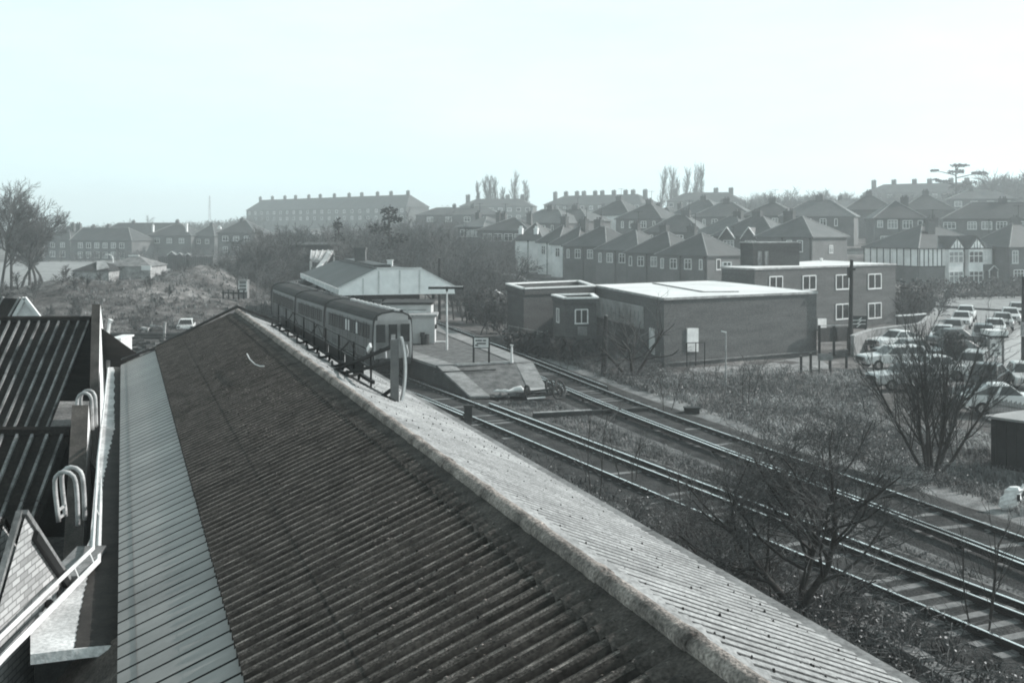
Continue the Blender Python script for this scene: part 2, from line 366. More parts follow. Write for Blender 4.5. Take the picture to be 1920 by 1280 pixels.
# moss clumps and bolts on the ribs
mb = MB()
for i in range(7000):
    s = S0+(abs(rnd.gauss(0, 1))*.45 % 1)*26+2.5; t = TB+(TW-TB)*rnd.random()
    if noise.noise(Vector((s*.5, t*1.1, 3)))+rnd.gauss(0, .15) < 0: continue
    q = round((s-S0)/.195)*.195+S0+.0975; s = q+rnd.gauss(0, .016)
    r = .003+.007*rnd.random()**4; c = RP(s, t, kl(t)-(.063 if t < TD else .088))
    mb.loft([[c+U*(r*cos(a))+V*(2.6*r*sin(a))+Vector((0, 0, -r*.5)) for a in (0, 1.57, 3.14, 4.71)], [c+U*(.5*r*cos(a))+V*(.7*r*sin(a))+Vector((0, 0, r*.6)) for a in (.3, 1.8, 3.4, 5)]])
mo = under(mb, 'moss', mat('lichen', .26, scale=9, var=.5, tint=WARM), smooth=True); mo['kind'] = 'stuff'
mb = MB()
for i in range(700):
    s = 1.5+30*rnd.random()**1.3; t = TR+.3+(TE-TR-.4)*rnd.random(); r = .005+.010*rnd.random()**2; c = RP(s, t, kr(t)-(.06 if t < TR+1.3 else .03))
    mb.loft([[c+U*(r*cos(a))+V*(r*sin(a))+Vector((0, 0, -r*.6)) for a in (0, 1.57, 3.14, 4.71)], [c+U*(.5*r*cos(a))+V*(.5*r*sin(a))+Vector((0, 0, r*.7)) for a in (.3, 1.8, 3.4, 5)]])
mo = under(mb, 'moss', mat('dark_moss', .05, scale=9, var=.5), smooth=True); mo['kind'] = 'stuff'
mb = MB()
for t in (TB+.12, TD+.12, TD+.75, TR+.5, TR+1.2, TE-.3):
    kf, lf = (kl, .063 if t < TD else .09) if t < TR else (kr, .064 if t < TR+1.3 else .034)
    for i in range(3, 165, 3):
        if rnd.random() < .85: c = RP(S0+(i+.5)*.195, t+rnd.gauss(0, .012), kf(t)-lf); mb.box(c.x-.007, c.y-.007, c.z-.014, c.x+.007, c.y+.007, c.z+.014)
bo = under(mb, 'fixing_bolt', m_rust); bo['kind'] = 'stuff'
# walls, eaves gutter, gable
mb = MB()
def wallq(s0, t0, s1, t1, ka, kb, kz=8.6, mi=0): mb.quad(RP(s0, t0, kz), RP(s1, t1, kz), RP(s1, t1, kb), RP(s0, t0, ka), mi)
wallq(S0, .12, S1-.2, .12, KG+.02, KG+.02); wallq(S0, TE-.25, s_end(TE)-.3, TE-.25, KE, KE)
g = S1-.25
mb.add([RP(g, .12, 8.6), RP(s_end(TE)-.3, TE-.25, 8.6), RP(s_end(TE)-.3, TE-.25, KE), RP(s_end(TR)-.3, TR, KR+.05), RP(g, .12, KG)], [(0, 1, 2, 3, 4)])
mb.add([RP(S0+.2, .12, 8.6), RP(S0+.2, TE-.25, 8.6), RP(S0+.2, TE-.25, KE), RP(S0+.2, TR, KR+.05), RP(S0+.2, .12, KG)], [(4, 3, 2, 1, 0)])
under(mb, 'wall', m_concd)
mb = MB()
for a, b in ((S0, 12), (12.03, 24), (24.03, s_end(TE))):
    mb.bar(RP(a, TE+.08, KE+.16), RP(b, TE+.08, KE+.16), .2, .12)
under(mb, 'gutter', m_concd)
mb = MB(); mb.bar(RP(S1+.03, -.03, KG-.03), RP(s_end(TB), TB, kl(TB)-.03), .09, .05); mb.bar(RP(s_end(TB)+.02, TB, kl(TB)-.06), RP(s_end(TR)+.02, TR, KR-.12), .1, .07); mb.bar(RP(s_end(TR)+.02, TR, KR-.1), RP(s_end(TE), TE, KE-.06), .1, .07)
under(mb, 'verge_trim', m_iron)
# a loose bent wire lying on the sheets
mb = MB(); pts = []
def LP(x, y):                                            # pixel ray on the left slope
    a = (y-YH)/(x-229)*RN; t = KG/(a+MS)*1.0; k = a*t; d = F*k/(y-YH); s = (d-V.y*t)/U.y
    return RP(s, t, k-.1)
mb.tube([LP(463, 672), LP(468, 682), LP(478, 692), LP(488, 696), LP(495, 696)], .012, 5)
tag(mb.build('loose_wire', m_offw), 'bent pale wire lying on the dark corrugated roof', 'wire')

# ------------------------------------------------------------------ framed roof sign on the bright slope
sign = thing('roof_sign', 'long dark sign frame on raking legs seen end-on along the bright roof slope', 'sign frame', RP(27, 4.4, kr(4.4)))
sb = sign.location.copy(); ss0, ss1 = 20.2, 33.0; tp, tl = 4.3, 3.92
for i in range(9):
    s = ss0+(ss1-ss0)*i/8; mb = MB()
    mb.bar(RP(s, tp, kr(tp)-.02), RP(s, tp, kr(tp)-.75), .035, .035); under(mb, 'post', m_iron, sign, sb)
    if i < 8:
        mb = MB(); mb.bar(RP(s+.7, tl, kr(tl)-.02), RP(s+.9, tp-.02, kr(tp)-.2), .045, .045); mb.bar(RP(s+.6, tl+.06, kr(tl)-.02), RP(s+.85, tl+.1, kr(tl+.1)-.16), .045, .045); under(mb, 'raking_leg', m_iron, sign, sb)
        mb = MB(); mb.tube([RP(s+1.15, tp-.02, kr(tp)-.2), RP(s+1.0, tp-.03, kr(tp)-.19), RP(s+.85, tp-.05, kr(tp)-.12), RP(s+.86, tp-.1, kr(tp-.1)-.0)], .028, 5); under(mb, 'curved_foot', m_iron, sign, sb)
for h, wd in ((.73, .022), (.42, .03), (.18, .06)):
    mb = MB(); mb.bar(RP(ss0-.2, tp, kr(tp)-h), RP(ss1, tp, kr(tp)-h), wd, wd); under(mb, 'rail', m_iron, sign, sb)
for i in range(6):
    a = ss0+1.0+(ss1-ss0-1.0)*i/6; mb = MB(); mb.bar(RP(a, tp+.06, kr(tp)-.3), RP(a+1.75, tp+.06, kr(tp)-.3), .03, .3); under(mb, 'sign_board', m_black, sign, sb)
    if i % 2 == 0:
        mb = MB(); mb.bar(RP(a, tp, kr(tp)-.42), RP(a+1.0, tp, kr(tp)-.73), .022); mb.bar(RP(a+2.0, tp, kr(tp)-.42), RP(a+1.0, tp, kr(tp)-.73), .022); under(mb, 'brace', m_iron, sign, sb)
# the end letter: a thick plate with a pale curved edge, held by two long raking struts
end = thing('roof_letter', 'tall grey sign letter seen end-on with a pale curved edge, ending the frame', 'sign letter', RP(18.92, 4.46, kr(4.46)))
eb = end.location.copy(); sE = 18.92; k0 = kr(4.46)
mb = MB(); mb.bar(RP(sE, 4.44, k0-.02), RP(sE, 4.44, k0-1.12), .14, .05, up=U); under(mb, 'back_plate', mat('grey_plate', .2, scale=3, var=.2, rough=.6, fine=.1), end, eb)
mb = MB(); pts = [RP(sE, 4.46+.10+.07*sin(pi*i/12)**.8, k0-.06-1.10*i/12) for i in range(13)]
for a, b in zip(pts, pts[1:]): mb.bar(a, b, .035, .11, up=U)
under(mb, 'curved_edge', m_pale, end, eb)
mb = MB(); mb.bar(RP(sE+.1, 4.5, k0-.04), RP(sE+.1, 4.5, k0-1.0), .05, .12, up=U); under(mb, 'channel', m_black, end, eb)
for a, b, hh in ((21.9, 3.95, 1.0), (21.4, 3.98, .72)):
    mb = MB(); mb.bar(RP(a, b, kr(b)-.05), RP(sE+.05, 4.42, k0-hh), .07, .05); under(mb, 'raking_strut', m_iron, end, eb)
mb = MB(); mb.bar(RP(22.0, 3.97, kr(3.97)-.06), RP(sE-.25, 4.36, kr(4.36)-.05), .09, .04); mb.bar(RP(sE+.3, 4.3, kr(4.3)-.05), RP(sE, 4.42, k0-.28), .05); under(mb, 'foot_rail', m_iron, end, eb)
mb = MB(); mb.bar(RP(20.1, 4.22, kr(4.27)-.74), RP(19.95, 4.24, kr(4.29)-.86), .04, .09); under(mb, 'lamp_tube', m_white, end, eb)

# ================================================================== buildings to the left of the gutter
TP = -.6
def LX(y_d, k, x=None):                                   # point at depth d, below-eye k, pixel x
    return Vector(((x-960)*y_d/F, y_d, HC-k))
# pale roof ledge between the shed and the gabled range
KF = KG+.25
def FP(x, y, k=KF): d = F*k/(y-YH); return Vector(((x-960)*d/F, d, HC-k))
led = thing('roof_ledge', 'pale concrete roof ledge in the gap beside the eaves of the long shed', 'roof ledge', FP(160, 1000))
lb = led.location.copy()
poly = [FP(203, 688), FP(191, 800), FP(180, 880), FP(169, 1010), FP(150, 1050), FP(118, 1090), FP(84, 1140), FP(57, 1185), FP(57, 1226), FP(165, 1213), FP(229, 1206), FP(229.5, 688)]
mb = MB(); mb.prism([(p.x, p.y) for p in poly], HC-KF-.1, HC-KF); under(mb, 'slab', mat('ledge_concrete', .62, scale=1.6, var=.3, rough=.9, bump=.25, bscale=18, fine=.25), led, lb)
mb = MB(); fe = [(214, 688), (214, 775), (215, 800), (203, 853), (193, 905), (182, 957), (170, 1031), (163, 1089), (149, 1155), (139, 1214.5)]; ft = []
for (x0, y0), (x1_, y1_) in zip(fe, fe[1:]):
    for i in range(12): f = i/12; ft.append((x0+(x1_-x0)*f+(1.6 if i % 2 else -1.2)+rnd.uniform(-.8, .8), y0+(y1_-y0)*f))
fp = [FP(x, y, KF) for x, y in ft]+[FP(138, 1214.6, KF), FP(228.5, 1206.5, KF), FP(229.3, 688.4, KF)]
mb.prism([(p.x, p.y) for p in fp], HC-KF-.002, HC-KF+.006); under(mb, 'eaves_shade_strip', mat('painted_eaves_shade', .05, scale=2.5, var=.4, rough=.9, fine=.3, tint=WARM), led, lb)  # dark colour and ragged edge paint the eaves' cast shadow on the slab
cxp = sum(p.x for p in poly)/len(poly); mb = MB(); mb.prism([(p.x+.18*(1 if p.x < cxp else -1), p.y+.5) for p in poly], -.3, HC-KF-.105); under(mb, 'wall', m_timber, led, lb)  # dark wall colour stands in for shade in the gap below the slab
# sawtooth gabled range: brick gable walls in one line with dark ribbed roofs facing the eye
def sawroof(mb, d0, k0, d1, k1, xl, xr, pitch=.29, joints=()):
    # ridge at depth d0, below-eye k0, falling towards the eye to d1,k1; spans world x range
    n = int((xr-xl)/pitch); J = [0]+list(joints)+[1]
    mb.quad((xl, d0, HC-k0), (xl, d1, HC-k1), (xr, d1, HC-k1), (xr, d0, HC-k0))
    nrm = Vector((0, -(k1-k0), (d0-d1))).normalized()
    for a, b in zip(J, J[1:]):
        off = .03*(1-a)
        p0 = lambda x, f: Vector((x, d0+(d1-d0)*f, HC-(k0+(k1-k0)*f)))+nrm*(.02+off)
        mb.add([p0(xl, a), p0(xl, b+.01), p0(xr, b+.01), p0(xr, a), p0(xl, b+.01)-nrm*.04, p0(xr, b+.01)-nrm*.04], [(0, 1, 2, 3), (1, 4, 5, 2)])
    for i in range(n+1):
        x = xl+i*pitch
        for a, b in zip(J, J[1:]):
            off = .03*(1-a); q = Vector((x, d0+(d1-d0)*(a+.004), HC-(k0+(k1-k0)*(a+.004))))+nrm*(.045+off); e = Vector((x, d0+(d1-d0)*(b-.0), HC-(k0+(k1-k0)*b)))+nrm*(.045+off)
            mb.bar(q, e, .055, .06, mi=1)
    mb.tube([(xl, d0, HC-k0+.02), (xr, d0, HC-k0+.02)], .13, 8)
m_saw = mat('sawtooth_sheet', .028, scale=1.2, var=.6, rough=.9, fine=.4, tint=WARM, spec=.1); m_rib = mat('sawtooth_rib', .26, scale=2, var=.6, rough=.9, fine=.3)
gab = thing('gabled_range', 'range of dark ribbed roofs stepping down between brick gables beside the pale ledge', 'factory range', FP(100, 800, 8.0))
gb = gab.location.copy()
dpl = lambda t, d: U.x*((d-V.y*t)/U.y)+V.x*t             # x on the line t at depth d
x1 = dpl(TP-.25, 33); mb = MB(); sawroof(mb, 33, 2.78, 28.6, 6.6, -22, x1, joints=(.36, .7)); under(mb, 'roof', [m_saw, m_rib], gab, gb)
mb = MB(); mb.quad((-22, 33.02, HC-2.78), (x1, 33.02, HC-2.78), (x1, 45, HC-7), (-22, 45, HC-7)); under(mb, 'rear_slope', m_saw, gab, gb)
x2 = dpl(TP-.3, 22); mb = MB(); sawroof(mb, 21.9, 4.05, 18.0, 7.6, -16, x2, joints=(.3, .66)); under(mb, 'roof', [m_saw, m_rib], gab, gb)
mb = MB(); mb.quad((-16, 21.92, HC-4.05), (x2, 21.92, HC-4.05), (x2, 26, HC-7.2), (-16, 26, HC-7.2)); under(mb, 'rear_slope', m_saw, gab, gb)
def gablewall(prof, t0, t1, name='gable_wall'):
    # prof: list of (depth, k) along the top; wall between cross lines t0 (inner) and t1 (outer, sunlit)
    mb = MB(); n = len(prof); kb = KF+2.2
    for (da, ka), (db, kb_) in zip(prof, prof[1:]):
        A0, A1 = Vector((dpl(t0, da), da, HC-ka)), Vector((dpl(t1, da), da, HC-ka)); B0, B1 = Vector((dpl(t0, db), db, HC-kb_)), Vector((dpl(t1, db), db, HC-kb_))
        lo = lambda p: Vector((p.x, p.y, HC-kb-2))
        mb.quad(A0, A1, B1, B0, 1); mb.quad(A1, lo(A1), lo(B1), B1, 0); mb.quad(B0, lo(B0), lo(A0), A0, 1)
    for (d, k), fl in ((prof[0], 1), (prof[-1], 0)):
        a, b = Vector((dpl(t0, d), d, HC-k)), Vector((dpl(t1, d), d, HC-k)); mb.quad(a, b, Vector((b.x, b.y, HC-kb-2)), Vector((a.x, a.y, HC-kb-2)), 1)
    return under(mb, name, [mat('sunlit_gable', .85, scale=.9, var=.15, rough=.85, fine=.15), mat('coping_brick', .10, scale=2.5, var=.4, fine=.3, tint=WARM)], gab, gb)  # outer face near-white, the rest dark: sunlight is put into the colour
gablewall([(50, 6.4), (32.6, 2.25), (28.9, 5.95), (27.6, 6.0)], TP-.235, TP)
gablewall([(26.5, 6.0), (22.0, 3.5), (18.5, 5.6), (14.4, 5.6)], TP-.33, TP-.02)
# near brick gable end with a dark verge, facing the sun
mb = MB(); X0 = -5.04
q = lambda d, k, dx=0: Vector((X0+dx+(.06*(12.7-d)), d, HC-k))
mb.add([q(11.42, 2.95), q(12.75, 4.06), q(12.75, 6.5), q(5.5, 6.5), q(5.5, 9), q(8.6, 5.9)], [(0, 5, 3, 2, 1)])
mb.add([q(11.42, 2.95, -.25), q(12.75, 4.06, -.25), q(12.75, 6.5, -.25), q(5.5, 6.5, -.25), q(8.6, 5.9, -.25)], [(0, 1, 2, 3, 4)])
gw = under(mb, 'gable_wall', m_gbrick, gab, gb); gw['label'] = 'pale sunlit brick gable end'
mb = MB(); mb.bar(q(11.40, 2.90, -.02), q(12.78, 4.05, -.02), .1, .05); mb.bar(q(11.40, 2.90, -.05), q(8.6, 5.85, -.05), .06, .05); under(mb, 'verge_coping', m_concd, gab, gb)
mb = MB(); mb.bar(q(11.62, 3.2, .03), q(12.7, 4.1, .03), .05, .09); under(mb, 'verge_gutter', m_black, gab, gb)
mb = MB(); mb.quad(q(11.42, 2.97, -.2), q(12.75, 4.08, -.2), q(12.75, 4.08, -4), q(11.42, 2.97, -4)); mb.quad(q(11.42, 2.97, -.2), q(8.6, 5.9, -.2), q(8.6, 5.9, -4), q(11.42, 2.97, -4)); under(mb, 'near_roof', m_saw, gab, gb)
# white gutters and pipes along the ledge
mb = MB(); line = [FP(203, 690, 4.0), FP(184, 858, 3.98), FP(174, 1028, 3.88), FP(115, 1084, 3.76), FP(0, 1194, 3.86), FP(-60, 1255, 3.9)]
mb.tube(line, [.024]*6, 6); mb.tube([p+Vector((.1, -.1, -.12)) for p in line], [.034]*6, 6)
for a, b in zip(line[:3], line[1:4]):
    for i in range(8):
        p = a.lerp(b, i/8); mb.bar(p+Vector((-.02, 0, .0)), p+Vector((.3, .1, -.1)), .02) if (a is line[0] and i in (5, 6)) else (mb.bar(p, p+Vector((.1, -.1, -.12)), .014) if i % 4 == 1 else None)
pp = under(mb, 'gutter_pipe', m_offw, gab, gb); pp['label'] = 'white painted gutter pipes'
mb = MB(); mb.tube([FP(113, 1095, 4.02), FP(114, 1140, 4.1), FP(107, 1150, 4.1), FP(94, 1150, 4.1), FP(92, 1128, 4.02)], .045, 6); under(mb, 'drain_pipe', m_black, gab, gb)
mb = MB(); mb.tube([FP(92, 1118, 4.0), FP(90, 1170, 4.25)], .03, 6); mb.tube([FP(78, 1150, 4.05), FP(77, 1180, 4.25)], .03, 6); under(mb, 'drain_pipe', m_offw, gab, gb)
mb = MB(); mb.bar(FP(118, 1088, 4.02)+Vector((0, 0, 0)), FP(172, 1030, 4.02), .35, .1); under(mb, 'coping', m_concd, gab, gb)
# lower pale brick wall at the corner of the picture
mb = MB(); mb.quad(FP(57, 1178, 4.2), FP(-90, 1330, 4.3), Vector(FP(-90, 1330, 4.3))-Vector((0, 0, 3)), Vector(FP(57, 1178, 4.2))-Vector((0, 0, 3))); mb.quad(FP(57, 1178, 4.2), FP(57, 1240, 4.1+2), FP(57, 1300, 6), FP(56, 1200, 4.2)); under(mb, 'lower_wall', m_gbrick, gab, gb)
# lean-to roof down in the gap
lt = thing('lean_to', 'small corrugated lean-to roof low in the dark gap under the shed eaves', 'lean-to', RP(8.6, -.4, 8))
mb = MB(); n = 60
for i in range(n+1):
    f = i/n; a, b_ = FP(228, 1190+330*f, 3.97), FP(108, 1254+330*f, 4.5)
    for r in range(5): p = a.lerp(b_, r/4); mb.v.append((p.x, p.y, p.z+.018*sin(i*2.1)))
for i in range(n):
    for r in range(4): b = i*5+r; mb.f.append((b, b+5, b+6, b+1)); mb.m.append(0)
under(mb, 'sheet_roof', m_wing, lt, lt.location.copy(), smooth=True); mb = MB(); a, b_ = FP(225, 1200, 4.1), FP(112, 1262, 4.55); c1, c2 = FP(112, 1500, 4.6), FP(225, 1500, 4.1); mb.prism([(q_.x, q_.y) for q_ in (a, b_, c1, c2)], 0, HC-4.75); under(mb, 'wall', m_timber, lt, lt.location.copy())
# hooped ladder tops
def hoop(name, label, pts2, d, k0, gap):
    t = thing(name, label, 'ladder', LX(d, k0, pts2[0][0])); b = t.location.copy()
    for dx, dd in ((0, 0), gap):
        mb = MB(); pts = [LX(d+dd, (y-YH)*d/F, x+dx) for x, y in pts2]; mb.tube(catmull(pts, .08), .032, 8); under(mb, 'hoop', m_hoop, t, b, smooth=True)
    mb = MB()
    for f in (.1, .35):
        a = LX(d, (pts2[0][1]+(pts2[1][1]-pts2[0][1])*f-YH)*d/F, pts2[0][0]); mb.bar(a, LX(d+gap[1], (pts2[0][1]+(pts2[1][1]-pts2[0][1])*f-YH)*d/F, pts2[0][0]+gap[0]), .03)
    under(mb, 'rung', m_hoop, t, b)
hoop('ladder_hoop', 'pale hooped ladder rails at the foot of the upper dark roof', [(145, 775), (145, 748), (152, 738), (163, 737), (171, 746), (173, 770), (174, 806)], 22.3, 4, (7, .35))
hoop('ladder_hoop', 'large pale hooped ladder rails above the pale brick gable', [(110, 978), (103, 915), (105, 893), (120, 884), (138, 893), (144, 925), (146, 985)], 15.6, 4, (13, .3))
# white gable end further off and the little glazed cabin
gh = thing('white_gabled_store', 'store with a pale gable end and ribbed roof behind the dark ribbed roof', 'store', LX(46, 8, 50)); b = gh.location.copy()
ap = LX(46, (560-YH)*46/F, 47); L_ = LX(46, (625-YH)*46/F, 14); R_ = LX(46, (612-YH)*46/F, 84); bd = Vector((-13, 5, 0))
mb = MB(); mb.add([L_, ap, R_, Vector((R_.x, R_.y, -.3)), Vector((L_.x, L_.y, -.3))], [(4, 3, 2, 1, 0)]); under(mb, 'gable_end', m_offw, gh, b)
mb = MB(); mb.quad(ap, L_+Vector((-.2, 0, -.2)), L_+bd+Vector((-.2, 0, -.2)), ap+bd); mb.quad(ap, R_, R_+bd, ap+bd); under(mb, 'roof', m_saw, gh, b)
mb = MB()
for i in range(14):
    o = bd*(i/16+.02); mb.bar(ap+o+Vector((0, 0, .05)), L_+o+Vector((-.2, 0, -.15)), .13, .07)
under(mb, 'rib', m_conc, gh, b); mb = MB(); mb.bar(ap+Vector((0, -.05, .04)), R_+Vector((.1, -.05, .0)), .12, .14); mb.bar(ap+Vector((0, -.05, .04)), L_+Vector((-.1, -.05, .0)), .12, .14); under(mb, 'bargeboard', m_white, gh, b)
mb = MB(); mb.quad(L_+bd, ap+bd, R_+bd, Vector(((L_+bd).x, (L_+bd).y, -.3))) ; under(mb, 'rear_wall', m_concd, gh, b)
cb = thing('glazed_cabin', 'small white framed glazed cabin beyond the end of the pale ledge', 'cabin', Q(215, 680, 40)); b = cb.location.copy()
def pxbox(mb, x0, y0, x1, y1, d, dep, mi=0):
    a = Q(x0, y1, d); c = Q(x1, y0, d); mb.box(a.x, d, a.z, c.x, d+dep, c.z, mi)
mb = MB(); pxbox(mb, 206, 636, 226, 682, 40, 1.2); under(mb, 'wall', m_pale, cb, b)
mb = MB(); pxbox(mb, 208, 641, 222, 654, 39.96, .05); under(mb, 'pane', m_curt, cb, b)
mb = MB(); pxbox(mb, 204.5, 634, 227, 637, 39.9, 1.4); pxbox(mb, 224.5, 637, 226.5, 677, 39.93, .06); pxbox(mb, 216, 665, 226, 667.5, 39.92, .05); under(mb, 'frame', m_white, cb, b)
mb = MB(); pxbox(mb, 197, 657, 213, 660, 39, .5); pxbox(mb, 198, 660, 213, 668, 39.05, .4, 0); under(mb, 'canopy', m_conc, cb, b)
mb = MB(); pxbox(mb, 226.5, 653, 240, 656, 40.2, .1); under(mb, 'bracket', m_white, cb, b)
mb = MB(); pxbox(mb, 205, 682, 227, 760, 40.02, 1.1); under(mb, 'base', m_concd, cb, b)
pl = thing('vent_pipe', 'thin crooked pale vent pipe beside the glazed cabin', 'pipe', Q(203, 660, 38)); mb = MB(); mb.tube([Q(203, 690, 38), Q(202, 632, 38), Q(205, 606, 38), Q(208, 599, 38)], [.07, .06, .06, .09], 6); under(mb, 'pipe', m_offw, pl, pl.location.copy())
mb = MB(); mb.tube([Q(200, 640, 38.2), Q(201, 700, 38.2)], .04, 5); under(mb, 'stay', m_concd, pl, pl.location.copy())
# ================================================================== railway
def near_track_pts():
    a = P(1920, 1212); b = P(1920, 1151); m = (a+b)/2; d = Vector((-924/F, 1, 0)).normalized(); right = Vector((d.y, -d.x, 0))
    return m, d, right
NM, ND, NRT = near_track_pts()
# train side line (cantrail, near side) seen at these pixels; centre of track is 1.3 m to its right
ez = 3.17
side = [(690, 597), (605, 572), (551, 555), (519, 533.5)]
sp = []
for x, y in side:
    d = F*(HC-ez)/(y-YH); sp.append(Vector(((x-960)*d/F, d, 0)))
nc = [NM+ND*s for s in (-21, -8, 0, 15, 30)]+[p+Vector((cos(a_), sin(a_), 0))*1.1 for p, a_ in zip(sp, (.42, .46, .42, .3))]+[Vector((-15, 122, 0)), Vector((-20.5, 140, 0)), Vector((-30, 170, 0))]
nc[8] = Vector((sp[3].x+1.05, sp[3].y+.3, 0))
near_c = catmull(nc, .5)
far_px = [(2060, 1056), (1920, 1006), (1671, 919), (1400, 826), (1180, 748), (1007, 681), (917, 646.5), (820, 608.5)]
fr = [P(x, y) for x, y in far_px]; dir0 = (fr[0]-fr[2]).normalized(); fr = [fr[0]+dir0*26, fr[0]+dir0*12]+fr; last = (fr[-1]-fr[-3]).normalized()
fr += [fr[-1]+last*14, fr[-1]+last*30+Vector((.5, 0, 0)), Vector((-14.8, 145, 0)), Vector((-22, 170, 0))]
far_c = offset(catmull(fr, .5), -.76)
G = .755
def railmesh(mb, pts, w=.075, h=.15, z=0):
    pr = [(-.06, -h), (.06, -h), (.06, -h+.02), (.015, -h+.035), (.015, -.04), (w/2, -.035), (w/2, -.006), (w/2-.012, 0), (-w/2+.012, 0), (-w/2, -.006), (-w/2, -.035), (-.015, -.04), (-.015, -h+.035), (-.06, -h+.02)]
    rings = []
    for i, p in enumerate(pts):
        t = (pts[min(i+1, len(pts)-1)]-pts[max(i-1, 0)]).normalized(); r = Vector((t.y, -t.x, 0))
        rings.append([p+r*a+Vector((0, 0, b+z)) for a, b in pr])
    b = len(mb.v); n = len(pr)
    for r in rings: mb.v.extend([tuple(q) for q in r])
    for i in range(len(rings)-1):
        for j in range(n):
            j2 = (j+1) % n; mb.f.append((b+i*n+j, b+i*n+j2, b+(i+1)*n+j2, b+(i+1)*n+j)); mb.m.append(1 if j in (6, 7, 8) else 0)
def ribbon(mb, pts, offs, zs, up=0):
    lines = [offset(pts, o) for o in offs]; b = len(mb.v); n = len(offs)
    for i in range(len(pts)):
        for j in range(n):
            q = lines[j][i]; mb.v.append((q.x, q.y, zs[j]+.025*noise.noise(Vector((q.x*2.3, q.y*2.3, 0)))+(up*max(0, min(1, (q.y-24)/8)) if abs(offs[j]) < 2 else 0)))
    for i in range(len(pts)-1):
        for j in range(n-1): mb.f.append((b+i*n+j, b+i*n+j+1, b+(i+1)*n+j+1, b+(i+1)*n+j)); mb.m.append(1 if n == 7 and j in (1, 2, 3, 4) else 0)
SLEEP = MB(); SLEEP.box(-1.29, -.125, -.125, 1.29, .125, 0); SLEEP.box(-.9, -.09, 0, -.62, .09, .025); SLEEP.box(.62, -.09, 0, .9, .09, .025)
def track(name, label, pts, third, seglen):
    t = thing(name, label, 'railway track', pts[len(pts)//2])
    b = t.location.copy()
    for o in (-G, G):
        mb = MB(); railmesh(mb, offset(pts, o)); under(mb, 'rail', [m_rust, m_rail], t, b)
    for o, i0, i1 in third:
        mb = MB(); railmesh(mb, offset(pts, o)[i0:i1], .09, .16, .07)
        for q in resample(offset(pts, o)[i0:i1], 2.6): mb.box(q.x-.07, q.y-.07, -.16, q.x+.07, q.y+.07, -.09)
        under(mb, 'conductor_rail', [m_rust, m_rail], t, b)
    sl = resample(pts, .66); proto = None; rest = MB(); k = 0
    for i, p in enumerate(sl[:-1]):
        if p.y > 100 or p.y < 4: continue
        d = (sl[i+1]-p).normalized(); rz = math.atan2(d.y, d.x)-pi/2
        if k < 100 and p.y > 17:
            if proto is None:
                o = MB(); o.v = list(SLEEP.v); o.f = list(SLEEP.f); o.m = list(SLEEP.m); o = o.build('sleeper', m_sleep, t); proto = o
            else:
                o = proto.copy(); COL.objects.link(o)
            o.location = (p.x-b.x, p.y-b.y, -.155-b.z+.02*rnd.uniform(-1, .6)); o.rotation_euler = (0, 0, rz+rnd.gauss(0, .02)); k += 1
        else:
            m2 = MB(); m2.v = list(SLEEP.v); m2.f = list(SLEEP.f); m2.m = list(SLEEP.m); m2.xf(Matrix.Translation((p.x, p.y, -.155)) @ Matrix.Rotation(rz, 4, 'Z')); rest.add(m2.v, m2.f)
    if rest.v:
        o = under(rest, 'sleeper', m_sleep, t, b); o['kind'] = 'stuff'
    return t
def idx(pts, y): return min(range(len(pts)), key=lambda i: abs(pts[i].y-y))
ny = lambda y: idx(near_c, y)
track('railway_track', 'nearer electrified track running from under the bare bush to the parked train', near_c, [(-G-.41, ny(49), ny(130)), (G+.41, 0, ny(52))], .66)
fy = lambda y: idx(far_c, y)
track('railway_track', 'farther electrified track curving past the far side of the island platform', far_c, [(G+.41, fy(57), len(far_c)), (-G-.41, 0, fy(62))], .66)
for pts in (near_c, far_c):
    mb = MB(); ribbon(mb, pts, (-3.1, -2.1, -1.2, 0, 1.2, 2.1, 3.1), (-.42, -.2, -.18, -.178, -.18, -.2, -.42), up=.03); tag(mb.build('trackbed', [m_ball, m_ballc], smooth=True), kind='structure')
# pale cess path beyond the farther track
mb = MB(); cp = far_c[fy(20):fy(74)]; ribbon(mb, cp, (2.3, 2.6, 3.3, 3.7), (-.26, -.2, -.2, -.28)); tag(mb.build('cess_path', mat('pale_stone', .30, scale=1.5, var=.4, fine=.4, bump=.5, bscale=18), smooth=True), kind='structure')

# ------------------------------------------------------------------ platform
PZ = .9
le = [p for p in offset(near_c, 1.5) if 58.9 < p.y < 112]; re_ = [p for p in offset(far_c, -1.5) if 60.2 < p.y < 112]
plat = thing('island_platform', 'island platform between the tracks ending in a paved ramp', 'platform', Vector((-4, 66, 0))); pb = plat.location.copy()
poly = [(p.x, p.y) for p in le[::4]]+[(p.x, p.y) for p in re_[::-4]]
mb = MB(); mb.prism(poly, -.3, PZ-.03, 1, top=0); under(mb, 'core', [mat('platform_gravel', .17, scale=2.2, var=.5, rough=.95, fine=.5, bump=.4, bscale=20), mat('dark_brick', .07, scale=1, var=.4, fine=.3)], plat, pb)  # side faces much darker than the gravel top
def edge(pts, w, name, m, z0=.0, z1=.06, d=1):
    mb = MB(); o = offset(pts, w*d)
    for i in range(len(pts)-1):
        mb.add([(*pts[i].xy, PZ-.12), (*pts[i].xy, PZ+.01), (*o[i].xy, PZ+.01), (*o[i+1].xy, PZ+.01), (*pts[i+1].xy, PZ+.01), (*pts[i+1].xy, PZ-.12)], [(1, 4, 3, 2), (0, 5, 4, 1)])
    return under(mb, name, m, plat, pb)
edge([p+Vector((-.05, 0, 0)) for p in le], 1.1, 'edge_slab', m_slab); edge([p+Vector((.05, 0, 0)) for p in re_], 1.1, 'edge_slab', m_slab, d=-1)
A, B = le[0], re_[0]; A2, B2 = P(882, 741, 0.02), P(1031, 736, 0.02)
